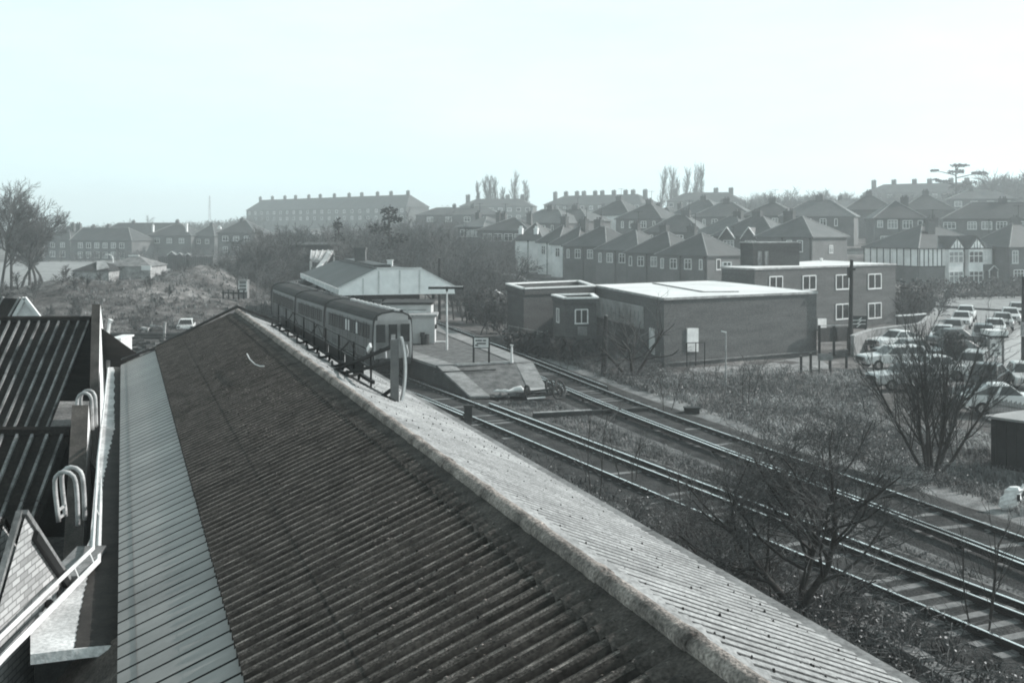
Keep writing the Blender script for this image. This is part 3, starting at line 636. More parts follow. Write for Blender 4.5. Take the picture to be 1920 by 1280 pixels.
A2 = Vector((A2.x, A2.y, -.08)); B2 = Vector((B2.x, B2.y, -.08))
mb = MB(); zt = PZ-.04
mb.add([(A.x, A.y, zt), (B.x, B.y, zt), (B2.x, B2.y, -.1), (A2.x, A2.y, -.1), (A.x, A.y, -.3), (B.x, B.y, -.3)], [(0, 3, 2, 1), (0, 4, 3), (1, 2, 5)]); mb.m = [0, 1, 1]; under(mb, 'ramp', [MATS['platform_gravel'], MATS['dark_brick']], plat, pb)
def strip(a, b, w, name):
    mb = MB(); a = Vector((a.x, a.y, PZ)); b = Vector((b.x, b.y, -.02)); d = (b-a).normalized(); sd = Vector((1, .12, 0)).normalized()*w
    k = 4
    for i in range(k):
        p, q = a.lerp(b, i/k+.004), a.lerp(b, (i+1)/k); mb.add([p, p+sd, q+sd, q, p-Vector((0, 0, .1)), p+sd-Vector((0, 0, .1)), q+sd-Vector((0, 0, .1)), q-Vector((0, 0, .1))], [(0, 3, 2, 1), (0, 4, 7, 3), (3, 7, 6, 2), (2, 6, 5, 1), (0, 1, 5, 4)])
    return under(mb, name, m_slab, plat, pb)
strip(A, A2, .95, 'ramp_slab'); strip(B-Vector((.95, .1, 0)), B2-Vector((.95, .1, 0)), .95, 'ramp_slab')
mb = MB(); mb.bar((A.x+1, A.y+.1, PZ+.03), (B.x-1, B.y-.1, PZ+.03), .3, .1); under(mb, 'ramp_kerb', m_conc, plat, pb)
mb = MB(); mb.bar((A.x-.1, A.y-1.2, PZ-.2), (A.x+3.1, A.y-.4, PZ-.16), .08, .06); under(mb, 'ramp_board', m_timber, plat, pb)

# ------------------------------------------------------------------ train
CW = 1.3
def coach(label, a, b, first, group='coaches of the parked train'):
    a = Vector(a); b = Vector(b); d = (b-a); L = d.length; rz = math.atan2(d.y, d.x)-pi/2
    t = thing('train_coach', label, 'train coach', a, rz, group); t.scale = (.84, 1, 1)          # local: +y away from the eye along the train, origin at the near end on the rail
    prof = [(-1.22, .95), (-1.3, 1.35), (-1.3, 2.2), (-1.26, 2.9), (-1.2, 3.12)]
    mb = MB(); y0, y1 = .0, L-.35
    ring = lambda y: [(x, y, z) for x, z in prof]+[(-x, y, z) for x, z in prof[::-1]]
    mb.loft([ring(y0), ring(y1)]); mb.build('body', m_train, t)
    rp = [(-1.24, 3.1), (-1.22, 3.2), (-1.05, 3.36), (-.7, 3.5), (0, 3.57), (.7, 3.5), (1.05, 3.36), (1.22, 3.2), (1.24, 3.1)]
    mb = MB(); mb.loft([[(x, y, z) for x, z in rp] for y in (y0-.06, y1+.06)], closed=True); mb.build('roof', m_trroof, t)
    for i in range(int(L/1.0)):
        y = .8+i*1.0; mb = MB(); x = .62; mb.box(x-.15, y-.14, 3.44, x+.15, y+.14, 3.6); mb.box(x-.19, y-.18, 3.6, x+.19, y+.18, 3.64); mb.build('roof_vent', m_offw if first else m_concd, t)
    mb = MB(); mb.tube([(x*1.015, -.03, z) for x, z in prof[:3]]+[(-1.27, -.03, 2.9), (-1.24, -.03, 3.12)]+[(x*1.01, -.03, z+.01) for x, z in rp[1:-1]]+[(1.24, -.03, 3.12), (1.3, -.03, 2.2), (1.3, -.03, .95)], .06, 6); mb.build('end_rim', m_black, t)
    mb = MB(); mb.bar((-1.13, y0, 3.28), (-1.13, y1, 3.28), .05, .05); mb.bar((1.13, y0, 3.28), (1.13, y1, 3.28), .05, .05); mb.build('gutter', m_iron, t)
    n = int((L-1.6)/.62)
    for i in range(n):
        y = 1.0+i*.62
        door = i % 3 == 1
        for s in (-1, 1):
            f = MB(); f.box(-.03 if s < 0 else 0, -.22, 0, .0 if s < 0 else .03, .22, .74); o = f.build('window', m_iron, t); o.location = (s*1.285, y, 2.08)
            f = MB(); f.quad((s*.034, -.17, .05), (s*.034, .17, .05), (s*.034, .17, .69), (s*.034, -.17, .69)); f.build('pane', (m_white if (first and i in (4, 7, 8)) else m_tglass), o)
            if door:
                f = MB(); f.box(s*1.305-.012, y-.29, 1.05, s*1.305+.012, y-.275, 2.95); f.box(s*1.305-.012, y+.275, 1.05, s*1.305+.012, y+.29, 2.95); f.box(s*1.31-.02, y+.2, 1.85, s*1.31+.02, y+.26, 1.9); f.build('door', m_iron, t)
    mb = MB(); mb.box(-1.1, .4, .55, 1.1, L-.8, .95); mb.build('underframe', m_black, t)
    for yb in (2.0, L-2.4):
        mb = MB(); mb.box(-1.05, yb-1.3, .35, 1.05, yb+1.3, .6)
        for s in (-.72, .72):
            for q in (-.9, .9): mb.loft([[(s+dx, yb+q+.46*cos(2*pi*j/14), .46+.46*sin(2*pi*j/14)) for j in range(14)] for dx in (-.06, .06)])
        mb.build('bogie', m_black, t)
    if first:
        mb = MB(); ring2 = lambda y, k=1: [(x*k, y, z) for x, z in prof]+[(1.2*k, y, 3.12)]+[(x*k, y, z) for x, z in ((1.02, 3.34), (.68, 3.47), (0, 3.54), (-.68, 3.47), (-1.02, 3.34))]
        r_ = [(x, y, z) for x, y, z in [(p[0], -.02, p[1]) for p in prof]]+[(-p[0], -.02, p[1]) for p in prof[::-1]]+[(1.02, -.02, 3.34), (.68, -.02, 3.47), (0, -.02, 3.54), (-.68, -.02, 3.47), (-1.02, -.02, 3.34)]
        mb.loft([r_, [(x*.985, -.09, z) for x, y, z in r_]]); mb.build('cab_front', m_trainf, t)
        for x, w_, z0, z1 in ((-.82, .5, 2.0, 2.85), (.82, .5, 2.0, 2.85), (0, .46, 1.75, 2.85)):
            f = MB(); f.box(x-w_/2-.05, -.13, z0-.05, x+w_/2+.05, -.085, z1+.05); o = f.build('cab_window', m_iron, t)
            f = MB(); f.quad((x-w_/2, -.135, z0), (x+w_/2, -.135, z0), (x+w_/2, -.135, z1), (x-w_/2, -.135, z1)); f.build('pane', m_tglass, o)
        mb = MB(); mb.box(-.14, -.15, 1.82, .14, -.136, 2.35); mb.build('headcode_blind', m_conc, t)
        mb = MB(); mb.tube([(.9, -.14, 1.75), (.96, -.24, 1.35), (.9, -.2, .9)], .04, 6); mb.tube([(-.5, -.14, 1.45), (-.5, -.22, 1.1)], .05, 6); mb.build('hose', m_offw, t)
        mb = MB(); mb.box(-1.2, -.14, .75, 1.2, -.08, 1.05); mb.build('buffer_beam', m_black, t)
        for s in (-.87, .87):
            mb = MB(); mb.tube([(s, -.1, .95), (s, -.5, .95)], .08, 8); mb.tube([(s, -.5, .95), (s, -.55, .95)], .2, 12); mb.build('buffer', m_black, t)
        mb = MB(); mb.box(-.9, -.13, 1.5, -.5, -.09, 1.62); mb.build('jumper_box', m_iron, t)
        mb = MB(); mb.box(.55, -.02, 3.52, .7, .2, 3.66); mb.box(-.1, -.02, 3.56, .1, .15, 3.68); mb.build('horn', m_iron, t)
    return t
cpts = near_c
def at_y(y): return cpts[idx(cpts, y)]
ys = [61.0, 71.8, 81.3, 92.6, 104.5]
labs = ['leading coach of the parked train with a rounded cab front and pale roof', 'second coach of the parked train, directly behind the leading one', 'third coach of the parked train, where the line begins to bend', 'last visible coach of the parked train curving away towards the bridge']
for i in range(4): coach(labs[i], at_y(ys[i]), at_y(ys[i+1]), i == 0)

# ------------------------------------------------------------------ station canopy building
can = thing('station_building', 'station building under a broad canopy with a pale boarded end', 'station building', Vector((-7.6, 77, 0))); cb = can.location.copy()
d1 = 76.0; E1 = Q(640, 542, d1); E2 = Q(846, 536.5, d1+2.0); ze = E1.z; ax = Vector((-607/F, 1, 0)).normalized(); Lc = 27.0
lat = (E2-E1); lat.z = 0; W_ = lat.length; lat.normalize(); rise = 1.22
def CPt(u, v, z): return E1+lat*(u*W_)+ax*v+Vector((0, 0, z))
ut = (.335, .70)
mb = MB(); T = .12
a0, a1, a2, a3 = CPt(-.01, -.05, 0), CPt(ut[0], -.05, rise), CPt(ut[1], -.05, rise), CPt(1.01, -.05, 0)
far_ = ax*Lc
hip = ax*(Lc-3.2)
mb.add([a0, a1, a2, a3, a0+far_, a1+hip, a2+hip, a3+far_], [(0, 1, 5, 4), (1, 2, 6, 5), (2, 3, 7, 6), (4, 5, 6, 7)])
mb.add([p-Vector((0, 0, T)) for p in (a0, a1, a2, a3, a0+far_, a1+hip, a2+hip, a3+far_)], [(0, 4, 5, 1), (1, 5, 6, 2), (2, 6, 7, 3), (4, 7, 6, 5)])
mb.quad(a0, a0-Vector((0, 0, T)), a0+far_-Vector((0, 0, T)), a0+far_); mb.quad(a3, a3+far_, a3+far_-Vector((0, 0, T)), a3-Vector((0, 0, T)))
rf = under(mb, 'roof', m_roofs[0], can, cb)
mb = MB(); mb.bar(CPt(.52, 7, rise+.0), CPt(.52, 24, rise+.0), 1.3, .35); mb.bar(CPt(.36, 2, rise+.08), CPt(.36, 23, rise+.08), .12, .1)
under(mb, 'roof_lantern', m_roofs[0], can, cb)
mb = MB(); c = CPt(.5, 17, rise); mb.box(c.x-.45, c.y-.35, c.z-.1, c.x+.45, c.y+.35, c.z+1.3); mb.box(c.x-.52, c.y-.42, c.z+1.12, c.x+.52, c.y+.42, c.z+1.26); under(mb, 'chimney', m_hb, can, cb)
mb = MB(); c = CPt(.62, 8, rise); mb.box(c.x-.2, c.y-.2, c.z-.1, c.x+.2, c.y+.2, c.z+.45); mb.box(c.x-.25, c.y-.25, c.z+.45, c.x+.25, c.y+.25, c.z+.5); under(mb, 'roof_vent', m_white, can, cb)
mb = MB(); v_ = -.16; g = [CPt(-.03, v_, -.42), CPt(1.03, v_, -.42), CPt(1.02, v_, .05), CPt(ut[1]+.01, v_, rise+.12), CPt(ut[0]-.01, v_, rise+.12), CPt(-.02, v_, .05)]
bk = [p+ax*.08 for p in g]; mb.add(g+bk, [(0, 1, 2, 3, 4, 5), (11, 10, 9, 8, 7, 6)]+[(i, i+6, (i+1) % 6+6, (i+1) % 6) for i in range(6)]); under(mb, 'end_boarding', m_bright, can, cb)
mb = MB()
for u in (.19, .33, .52, .70):
    zt = rise if ut[0] <= u <= ut[1] else rise*(u/ut[0]); mb.bar(CPt(u, v_-.03, -.35), CPt(u, v_-.03, zt+.02), .12, .05)
mb.bar(CPt(ut[0]-.02, v_-.02, rise+.15), CPt(ut[1]+.02, v_-.02, rise+.15), .12, .1); mb.bar(CPt(-.03, v_-.02, .08), CPt(ut[0]-.01, v_-.02, rise+.15), .1, .08); mb.bar(CPt(1.03, v_-.02, .08), CPt(ut[1]+.01, v_-.02, rise+.15), .1, .08)
under(mb, 'end_frame', m_offw, can, cb)
mb = MB(); n = 20
for s_, u in ((0, -.02), (1, 1.02)):
    mb.bar(CPt(u, -.1, -.2), CPt(u, Lc, -.2), .06, .42)
under(mb, 'valance', m_offw, can, cb)
for v in (1.0, 6.5, 12, 17.5, 23):
    for u in (.12, .86):
        p = CPt(u, v, 0); mb = MB(); mb.box(p.x-.09, p.y-.09, PZ-.1, p.x+.09, p.y+.09, ze-.1); mb.bar((p.x, p.y, ze-1.0), CPt(u+(.12 if u < .5 else -.12), v, -.05), .07); under(mb, 'column', m_timber, can, cb)
p0 = CPt(.24, 2.0, 0); wl = MB(); q_ = [CPt(.24, 2, 0), CPt(.76, 2, 0), CPt(.76, 24, 0), CPt(.24, 24, 0)]; wl.prism([(p.x, p.y) for p in q_], PZ-.1, ze+.3); under(wl, 'wall', m_hb, can, cb)
for u, w2, z0, z1, m in ((.29, .5, 0.0, 2.1, m_timber), (.36, .55, .9, 2.2, m_curt), (.45, .5, .0, 2.1, m_black), (.56, .7, .9, 2.2, m_curt), (.67, .7, .9, 2.2, m_curt)):
    c = CPt(u, 1.93, 0); f = MB(); f.box(c.x-w2/2-.07, c.y-.05, PZ+z0, c.x+w2/2+.07, c.y+.06, PZ+z1); o = under(f, 'window' if z0 > .5 else 'door', m_offw if z0 > .5 else m_timber, can, cb)
    if z0 > .5:
        f = MB(); f.quad((c.x-w2/2, c.y-.055, PZ+z0+.07), (c.x+w2/2, c.y-.055, PZ+z0+.07), (c.x+w2/2, c.y-.055, PZ+z1-.07), (c.x-w2/2, c.y-.055, PZ+z1-.07)); f.xf(Matrix.Translation(-cb)); f.build('pane', m, o)
for i in range(5):
    c = CPt(.235, 4+i*4, 0); f = MB(); f.box(c.x-.06, c.y-.6, PZ+.9, c.x+.04, c.y+.6, PZ+2.1); under(f, 'window', m_pale, can, cb)
# pale block huts on the platform
def pxhut(name, label, x0, x1, ytop, ybase, z0, dep, ang, mm, roofm, over=.12, par=True, cat='hut'):
    d = F*(HC-z0)/(ybase-YH); a = Vector(((x0-960)*d/F, d, z0)); wd = (x1-x0)*d/F/cos(ang); zt = HC-(ytop-YH)*d/F
    t = thing(name, label, cat, a, ang); mb = MB(); mb.box(0, 0, 0, wd, dep, zt-z0); mb.build('wall', mm, t)
    mb = MB(); mb.box(-over, -over, zt-z0, wd+over, dep+over, zt-z0+.14); mb.build('roof', roofm, t); return t, wd, zt-z0
blk = mat('pale_block', .62, scale=.9, var=.1, rough=.85, fine=.06)
t, w_, h_ = pxhut('platform_hut', 'pale flat-roofed hut on the platform, directly under the canopy end', 719, 808, 571, 640, PZ, 3.2, .02, blk, m_timber)
for x in (.1, .52): mb = MB(); mb.box(w_*x, -.04, .1, w_*(x+.38), -.01, h_-.35); mb.build('door', m_pale, t); mb = MB(); mb.bar((w_*x, -.05, h_-.35), (w_*(x+.38), -.05, h_-.35), .04); mb.build('door_trim', m_concd, t)
t, w_, h_ = pxhut('platform_hut', 'smaller pale store standing in front of the flat-roofed hut, by the bin', 769, 815, 594, 644, PZ, 2.2, .03, blk, m_conc, .16)
mb = MB(); mb.box(-.35, -.03, .35, -.0, .25, .42); mb.box(-.35, -.03, .95, -.0, .25, 1.02); mb.build('wall_bracket', m_iron, t); mb = MB(); mb.box(w_+.0, .2, .9, w_+.12, .7, 1.15); mb.build('meter_box', m_iron, t)
def on(x, y, z=PZ): return P(x, y, z)
c = on(797, 645); b_ = thing('litter_bin', 'dark open oil drum used as a bin in front of the pale hut', 'bin', c); mb = MB(); rg = lambda r, z: [(r*cos(2*pi*j/16), r*sin(2*pi*j/16), z) for j in range(16)]
mb.loft([rg(.27, 0), rg(.27, .25), rg(.285, .27), rg(.27, .29), rg(.27, .55), rg(.29, .6), rg(.25, .6), rg(.24, .2)], caps=False); mb.build('drum', m_timber, b_); mb = MB(); mb.box(-.3, -.1, .5, -.02, .2, .72); mb.build('rubbish', m_iron, b_)
c = on(822, 642); t = thing('plank', 'pale plank lying flat on the platform beside the bin', 'plank', c); mb = MB(); mb.bar((-.6, 0, .05), (.45, .15, .05), .22, .06); mb.build('board', m_offw, t)
def column_light(name, label, x, ybase, ytop, z0, head, r=.06, m=m_pale, cat='lamp post'):
    c = P(x, ybase, z0); zt = HC-(ytop-YH)*c.y/F; t = thing(name, label, cat, c); h = zt-z0
    mb = MB(); mb.tube([(0, 0, 0), (0, 0, h*.35), (0, 0, h)], [r*1.3, r, r*.8], 8); mb.build('post', m, t); return t, h
t, h = column_light('lamp_post', 'tall thin pale lamp post with a flat tubular head on the platform by the bin', 838, 656, 540, PZ, None)
mb = MB(); mb.box(-1.1, -.09, h-.06, 1.0, .09, h+.08); mb.box(-.06, -.1, h-.2, .06, .1, h+.1); mb.build('lamp_head', m_iron, t); mb = MB(); mb.box(-1.05, -.1, h+.08, .95, .08, h+.11); mb.build('lamp_cover', m_white, t)
t, h = column_light('marker_post', 'short pale post at the top of the platform ramp by the far track', 959.5, 680, 648, PZ, None, .07)
mb = MB(); mb.box(-.09, -.09, h, .09, .09, h+.05); mb.build('cap', m_offw, t)
c = on(888, 682); dz = HC-(633-YH)*c.y/F-PZ; t = thing('platform_nameboard', 'dark railed nameboard on two posts at the platform end', 'sign', c); wd = 28*c.y/F*1.03
for x in (0, wd): mb = MB(); mb.box(x-.05, -.04, 0, x+.05, .05, dz); mb.build('post', m_iron, t)
mb = MB(); mb.box(.03, -.06, dz-.52, wd-.03, -.02, dz); mb.build('board', m_pale, t); mb = MB()
for z0, x0, x1 in ((-.14, .12, .55), (-.14, .6, .82), (-.3, .2, .8), (-.4, .1, .3)): mb.box(wd*x0, -.075, dz+z0-.035, wd*x1, -.062, dz+z0+.035)
mb.build('lettering', m_black, t); mb = MB(); mb.box(-.04, -.07, dz, wd+.04, .06, dz+.05); mb.box(-.02, -.068, dz-.56, wd+.02, -.01, dz-.52); mb.build('frame', m_iron, t)
# telegraph poles
def pole(label, x, ybase, ytop, z0, r=.13, arms=0, lean=0.0):
    c = P(x, ybase, z0); h = HC-(ytop-YH)*c.y/F-z0; t = thing('telegraph_pole', label, 'pole', c); mb = MB(); mb.tube([(0, 0, -.3), (lean*.5, 0, h*.5), (lean, 0, h)], [r*1.15, r, r*.8], 8); mb.build('shaft', m_pole, t)
    mb = MB(); mb.tube([(lean, 0, h), (lean, 0, h+.08)], [r*.85, .03], 8); mb.build('cap', m_concd, t); return t, h
pole('thick leaning dark pole beside the far track in front of the brick hall', 1131, 708, 592, -.3, .14, lean=.16)
t, h = pole('slim tall dark pole beside the canopy end among the bushes', 824, 598, 484, -.3, .13)
t, h = pole('tall dark pole standing before the two-storey flat-roofed block', 1594, 664, 487, -.3, .14, lean=.1)
mb = MB(); mb.box(-.05, -.2, h-.7, .3, -.1, h-.55); mb.box(-.16, -.2, h-1.2, -.1, .2, h-.5); mb.build('bracket', m_iron, t)
t, h = column_light('lamp_post', 'slender pale lamp post with a small flat head standing in the rough grass', 1361, 722, 621, -.3, None, .045, m_conc)
mb = MB(); mb.bar((0, 0, h-.05), (-.25, -.05, h+.02), .12, .07); mb.build('lamp_head', m_white, t)
# debris on the ramp
c = P(1010, 745, .05); t = thing('wheeled_frame', 'upturned rusty frame with wheels dumped at the foot of the platform ramp', 'scrap', c)
def wheel(mb, cx, cy, cz, r, ax_, w=.06):
    n = 18; pts = []
    a = Vector(ax_).normalized(); u = a.cross(Vector((0, .3, 1))).normalized(); v = a.cross(u)
    mb.tube([Vector((cx, cy, cz))+u*(r*cos(2*pi*i/n))+v*(r*sin(2*pi*i/n)) for i in range(n+1)], w, 6)
    for i in range(4): mb.bar(Vector((cx, cy, cz))+u*(r*cos(i*pi/4))+v*(r*sin(i*pi/4)), Vector((cx, cy, cz))-u*(r*cos(i*pi/4))-v*(r*sin(i*pi/4)), .03)
for a in ((.55, .9, .38, .36, (.9, -.5, .2)), (1.05, .35, .42, .4, (.8, -.5, .4)), (.9, -.3, .3, .3, (.6, -.8, .2)), (-.55, .1, .28, .26, (.9, .4, 0))): mb = MB(); wheel(mb, *a); mb.build('wheel', m_iron, t)
mb = MB(); mb.bar((-.6, .1, .25), (1.0, .3, .4), .08); mb.bar((.55, .9, .4), (.9, -.3, .3), .08); mb.bar((-.5, -.5, .1), (.9, -.35, .25), .1); mb.build('frame', m_timber, t)
mb = MB(); mb.bar((-.55, -.7, .05), (.3, -.55, .1), .18, .05); mb.bar((.65, -.35, .12), (.8, -.35, .36), .1, .1); mb.build('board', m_offw, t)
c = P(1010, 733, .12); t = thing('stone_slab', 'flat pale paving slab lying at the foot of the ramp under the scrap frame', 'slab', c); mb = MB(); mb.prism([(-1.1, .4), (.9, .5), (1.4, -.35), (-.55, -.4)], 0, .1); mb.build('slab', m_pave, t)
c = P(962, 735, .1); t = thing('dumped_sack', 'crumpled pale sacking with a white bundle lying on the ramp', 'sack', c); mb = MB(); q = Vector
rg = []
for i in range(9):
    x = -1.3+i*.26; r = (.06, .12, .1, .17, .12, .22, .26, .33, .1)[i]; r *= .62; x *= .75; rg.append([(x, .12*sin(i*1.3)+r*1.2*cos(a), max(0, r*.6+r*sin(a)*(1+.6*noise.noise(Vector((i*.8, a*1.4, 2)))))) for a in [2*pi*j/8 for j in range(8)]])
mb.loft(rg); mb.build('sacking', m_offw, t, smooth=True)
c = P(1000, 783, -.2); t = thing('timber_baulk', 'long dark timber baulk lying across the ground between the tracks', 'timber', c); mb = MB(); mb.bar((0, 0, .1), (5.2, 1.6, .1), .25, .2); mb.build('timber', m_timber, t); mb = MB(); mb.bar((0, -.01, .22), (2.6, .8, .22), .2, .03); mb.build('worn_top', m_conc, t)
c = P(878, 795, -.2); t = thing('rail_post', 'stubby dark post standing against the rail of the nearer track', 'post', c); mb = MB(); mb.box(-.17, -.12, 0, .17, .12, .75); mb.box(-.2, -.14, .75, .2, .14, .82); mb.build('post', m_timber, t)
c = P(1298, 774, -.2); t = thing('cable_box', 'low dark lineside box on the cess beside the far track', 'box', c); mb = MB(); mb.box(-.35, -.2, 0, .3, .2, .22); mb.box(-.38, -.23, .22, .33, .23, .27); mb.build('box', m_black, t); mb = MB(); mb.bar((-.8, -.3, .03), (-.3, -.1, .08), .12, .06); mb.build('lead', m_iron, t)
c = P(1008, 677, -.2); t = thing('lineside_bin', 'dark rectangular lineside locker on the bank beyond the far track', 'locker', Vector(c)+Vector((.2, 4.6, 0))); mb = MB(); mb.prism([(-.75, .25), (.85, -.35), (1.0, .1), (-.6, .7)], 0, .85); mb.build('box', m_timber, t); mb = MB(); mb.prism([(-.8, .22), (.88, -.4), (1.05, .12), (-.6, .75)], .85, .91); mb.build('lid', m_iron, t)
# concrete trough by the near track
a, b2 = P(1590, 1165, -.2), P(1830, 1300, -.2); t = thing('cable_trough', 'broken pale concrete trough running beside the near track under the bushes', 'trough', a); k = 6
for i in range(k):
    p = (b2-a)*(i/k); q_ = (b2-a)*((i+.97)/k); mb = MB(); o = Vector((0, 0, rnd.uniform(-.04, .05))); mb.bar(p+o, q_+o, .34, .22); mb.build('section', m_concd, t)
# ================================================================== brick hall and annexes
def PX(x, y, z): return P(x, y, z)
def flat_block(name, label, pix, z, wallm, roofm, rim=.14, base=-2.5, rimm=None, cat='hall', recess=0.0):
    pts = [P(x, y, z) for x, y in pix]; c = sum(pts, Vector())/len(pts); t = thing(name, label, cat, Vector((c.x, c.y, 0))); b = t.location.copy()
    poly = [(p.x, p.y) for p in pts]; mb = MB(); mb.prism(poly, base, z-.12-recess); under(mb, 'wall', wallm, t, b)
    inn = [(p[0]+(c.x-p[0])*.02, p[1]+(c.y-p[1])*.02) for p in poly]
    if recess:
        mb = MB(); n = len(poly)
        for i in range(n):
            j = (i+1) % n; a, e = Vector((*poly[i], 0)), Vector((*poly[j], 0)); mb.bar(a+Vector((0, 0, z-.06-recess/2)), e+Vector((0, 0, z-.06-recess/2)), .2, recess+.12)
        under(mb, 'parapet', wallm, t, b); mb = MB()
        for i in range(n):
            j = (i+1) % n; mb.bar((*poly[i], z+.05), (*poly[j], z+.05), .3, .1)
        under(mb, 'coping', rimm or m_white, t, b); mb = MB(); mb.prism(inn, z-.13-recess, z-.1-recess); under(mb, 'roof', roofm, t, b)
    else:
        mb = MB(); out = [(p[0]-(c.x-p[0])*.008, p[1]-(c.y-p[1])*.008) for p in poly]; mb.prism(out, z-.12, z); under(mb, 'roof', roofm, t, b)
        if rimm:
            mb = MB(); n = len(poly)
            for i in range(n):
                j = (i+1) % n; mb.bar((*out[i], z-.05), (*out[j], z-.05), .1, rim)
            under(mb, 'roof_edge', rimm, t, b)
    return t, pts
def on_wall(A, Bp, x, y):                                 # pixel ray onto the vertical plane through A,B
    d = Vector(((x-960)/F, 1, 0)); e = Bp-A; n = Vector((e.y, -e.x, 0)); s = A.dot(n)/d.dot(n) if True else 0
    s = (A.x*n.x+A.y*n.y)/(d.x*n.x+d.y*n.y); return Vector((d.x*s, d.y*s, HC-(y-YH)*s/F))
def wall_window(par, A, B, x0, y0, x1, y1, mull=1, tr=(), frame=m_white, glass=m_glass, name='window', fw=.07):
    b = par.location; L = on_wall(A, B, x0, y0); Rr = on_wall(A, B, x1, y0); Lb = on_wall(A, B, x0, y1)
    e = (B-A); e.z = 0; e.normalize(); n = Vector((e.y, -e.x, 0))
    if n.dot(Vector((L.x, L.y, 0))) > 0: n = -n
    w = (Vector((Rr.x, Rr.y, 0))-Vector((L.x, L.y, 0))).length; zt, zb = L.z, Lb.z; o = Vector((L.x, L.y, 0))+n*.02
    def pt(u, z, k=0): return o+e*u+n*k+Vector((0, 0, z))
    mb = MB(); bar = lambda p, q, t=fw: mb.bar(p, q, t, .08, up=n)
    bar(pt(0, zb), pt(0, zt)); bar(pt(w, zb), pt(w, zt)); bar(pt(0, zt), pt(w, zt)); bar(pt(-.05, zb), pt(w+.05, zb), fw*1.3)
    for i in range(mull): u = w*(i+1)/(mull+1); bar(pt(u, zb), pt(u, zt), fw*.8)
    for f in tr: bar(pt(0, zb+(zt-zb)*f), pt(w, zb+(zt-zb)*f), fw*.7)
    fr = under(mb, name, frame, par, b)
    mb = MB(); mb.quad(pt(0, zb, -.005), pt(w, zb, -.005), pt(w, zt, -.005), pt(0, zt, -.005)); mb.xf(Matrix.Translation(-b)); mb.build('pane', glass, fr)
    return fr
def wall_panel(par, A, B, pix, m, name, k=.04, th=.05):
    b = par.location; e = (B-A); e.z = 0; n = Vector((e.y, -e.x, 0)).normalized()
    pts = [on_wall(A, B, x, y) for x, y in pix]
    if n.dot(Vector((pts[0].x, pts[0].y, 0))) > 0: n = -n
    f = [p+n*(k+th) for p in pts]; r = [p+n*.0 for p in pts]; N = len(pts); mb = MB()
    mb.add(f+r, [tuple(range(N))]+[(i, i+N, (i+1) % N+N, (i+1) % N) for i in range(N)]); return under(mb, name, m, par, b)
m_felt = mat('pale_roof_felt', .76, scale=.25, var=.1, rough=.7, fine=.05)
hall, hp = flat_block('brick_hall', 'large windowless brick hall with a bright flat roof behind the railway', [(1113, 534), (1245, 559), (1531, 547), (1338, 526)], 3.9, m_brick, m_felt, rimm=m_conc)
hA, hB, hC, hD = hp
mb = MB(); c1, c2, c3 = hA.lerp(hD, .42)+Vector((0, 0, .03)), hB.lerp(hC, .55).lerp(hD, .25)+Vector((0, 0, .03)), hC.lerp(hD, .05)+Vector((-1, 0, .03))
mb.bar(P(1225, 531, 3.93), P(1318, 547, 3.93), .18, .07); mb.bar(P(1318, 547, 3.93), P(1385, 546.5, 3.93), .14, .05); under(mb, 'roof_joint', m_concd, hall, hall.location.copy())
wall_panel(hall, hA, hB, [(1119, 557), (1207, 575), (1207, 613), (1119, 590)], mat('clerestory_glass', .5, scale=1.2, var=.25, rough=.3, spec=.6), 'clerestory')
wall_panel(hall, hA, hB, [(1119, 591), (1208, 614), (1208, 616.5), (1119, 593)], m_conc, 'clerestory_sill', .1); wall_panel(hall, hA, hB, [(1118, 556), (1119.5, 556), (1119.5, 592), (1118, 592)], m_conc, 'clerestory_frame', .08)
for i in range(12):
    mb = MB(); f = i/12; a = on_wall(hA, hB, 1121+86*f, 557+18*f+10); b_ = on_wall(hA, hB, 1121+86*f, 590+22*f)
    n = Vector((hB.y-hA.y, hA.x-hB.x, 0)).normalized(); n = -n if n.y > 0 else n; mb.bar(a+n*.1, b_+n*.1, .05); under(mb, 'glazing_bar', m_concd, hall, hall.location.copy())
wall_panel(hall, hB, hC, [(1287, 615), (1308, 615), (1308, 659), (1287, 659)], m_offw, 'door'); wall_panel(hall, hA, hB, [(1219.5, 614), (1228, 617), (1228, 665), (1219.5, 660)], m_offw, 'door')
wall_panel(hall, hB, hC, [(1246, 680), (1531, 657), (1531, 659), (1246, 682)], m_concd, 'plinth')
mb = MB(); a, b_ = on_wall(hB, hC, 1285, 641), on_wall(hB, hC, 1318, 640); o = Vector((0, -.6, 0)); mb.bar(a+o, b_+o, .05)
for f in (0, .5, 1): p = a.lerp(b_, f)+o; mb.bar(p, (p.x, p.y, -.3), .05)
under(mb, 'door_railing', m_iron, hall, hall.location.copy())
anx, ap_ = flat_block('brick_annex', 'low brick annex with a white-rimmed sunken roof left of the hall', [(951, 533), (982, 542), (1114, 537), (1085, 527.5)], 3.85, m_brick2, m_felt, recess=.28)
an2, a2 = flat_block('brick_annex', 'small brick porch annex with one framed window set against the hall', [(1037, 554), (1061, 560.5), (1119, 559.5), (1109, 552)], 3.6, m_brick2, m_concd, recess=.2)
wall_window(an2, a2[1], a2[2], 1078.5, 580.5, 1101.5, 606.5, 1); wall_window(an2, a2[0], a2[1], 1044.5, 578, 1049, 603, 0, frame=m_offw, glass=m_curt); wall_panel(an2, a2[1], a2[2], [(1082, 612), (1100, 612), (1100, 629), (1082, 629)], m_concd, 'vent_panel')
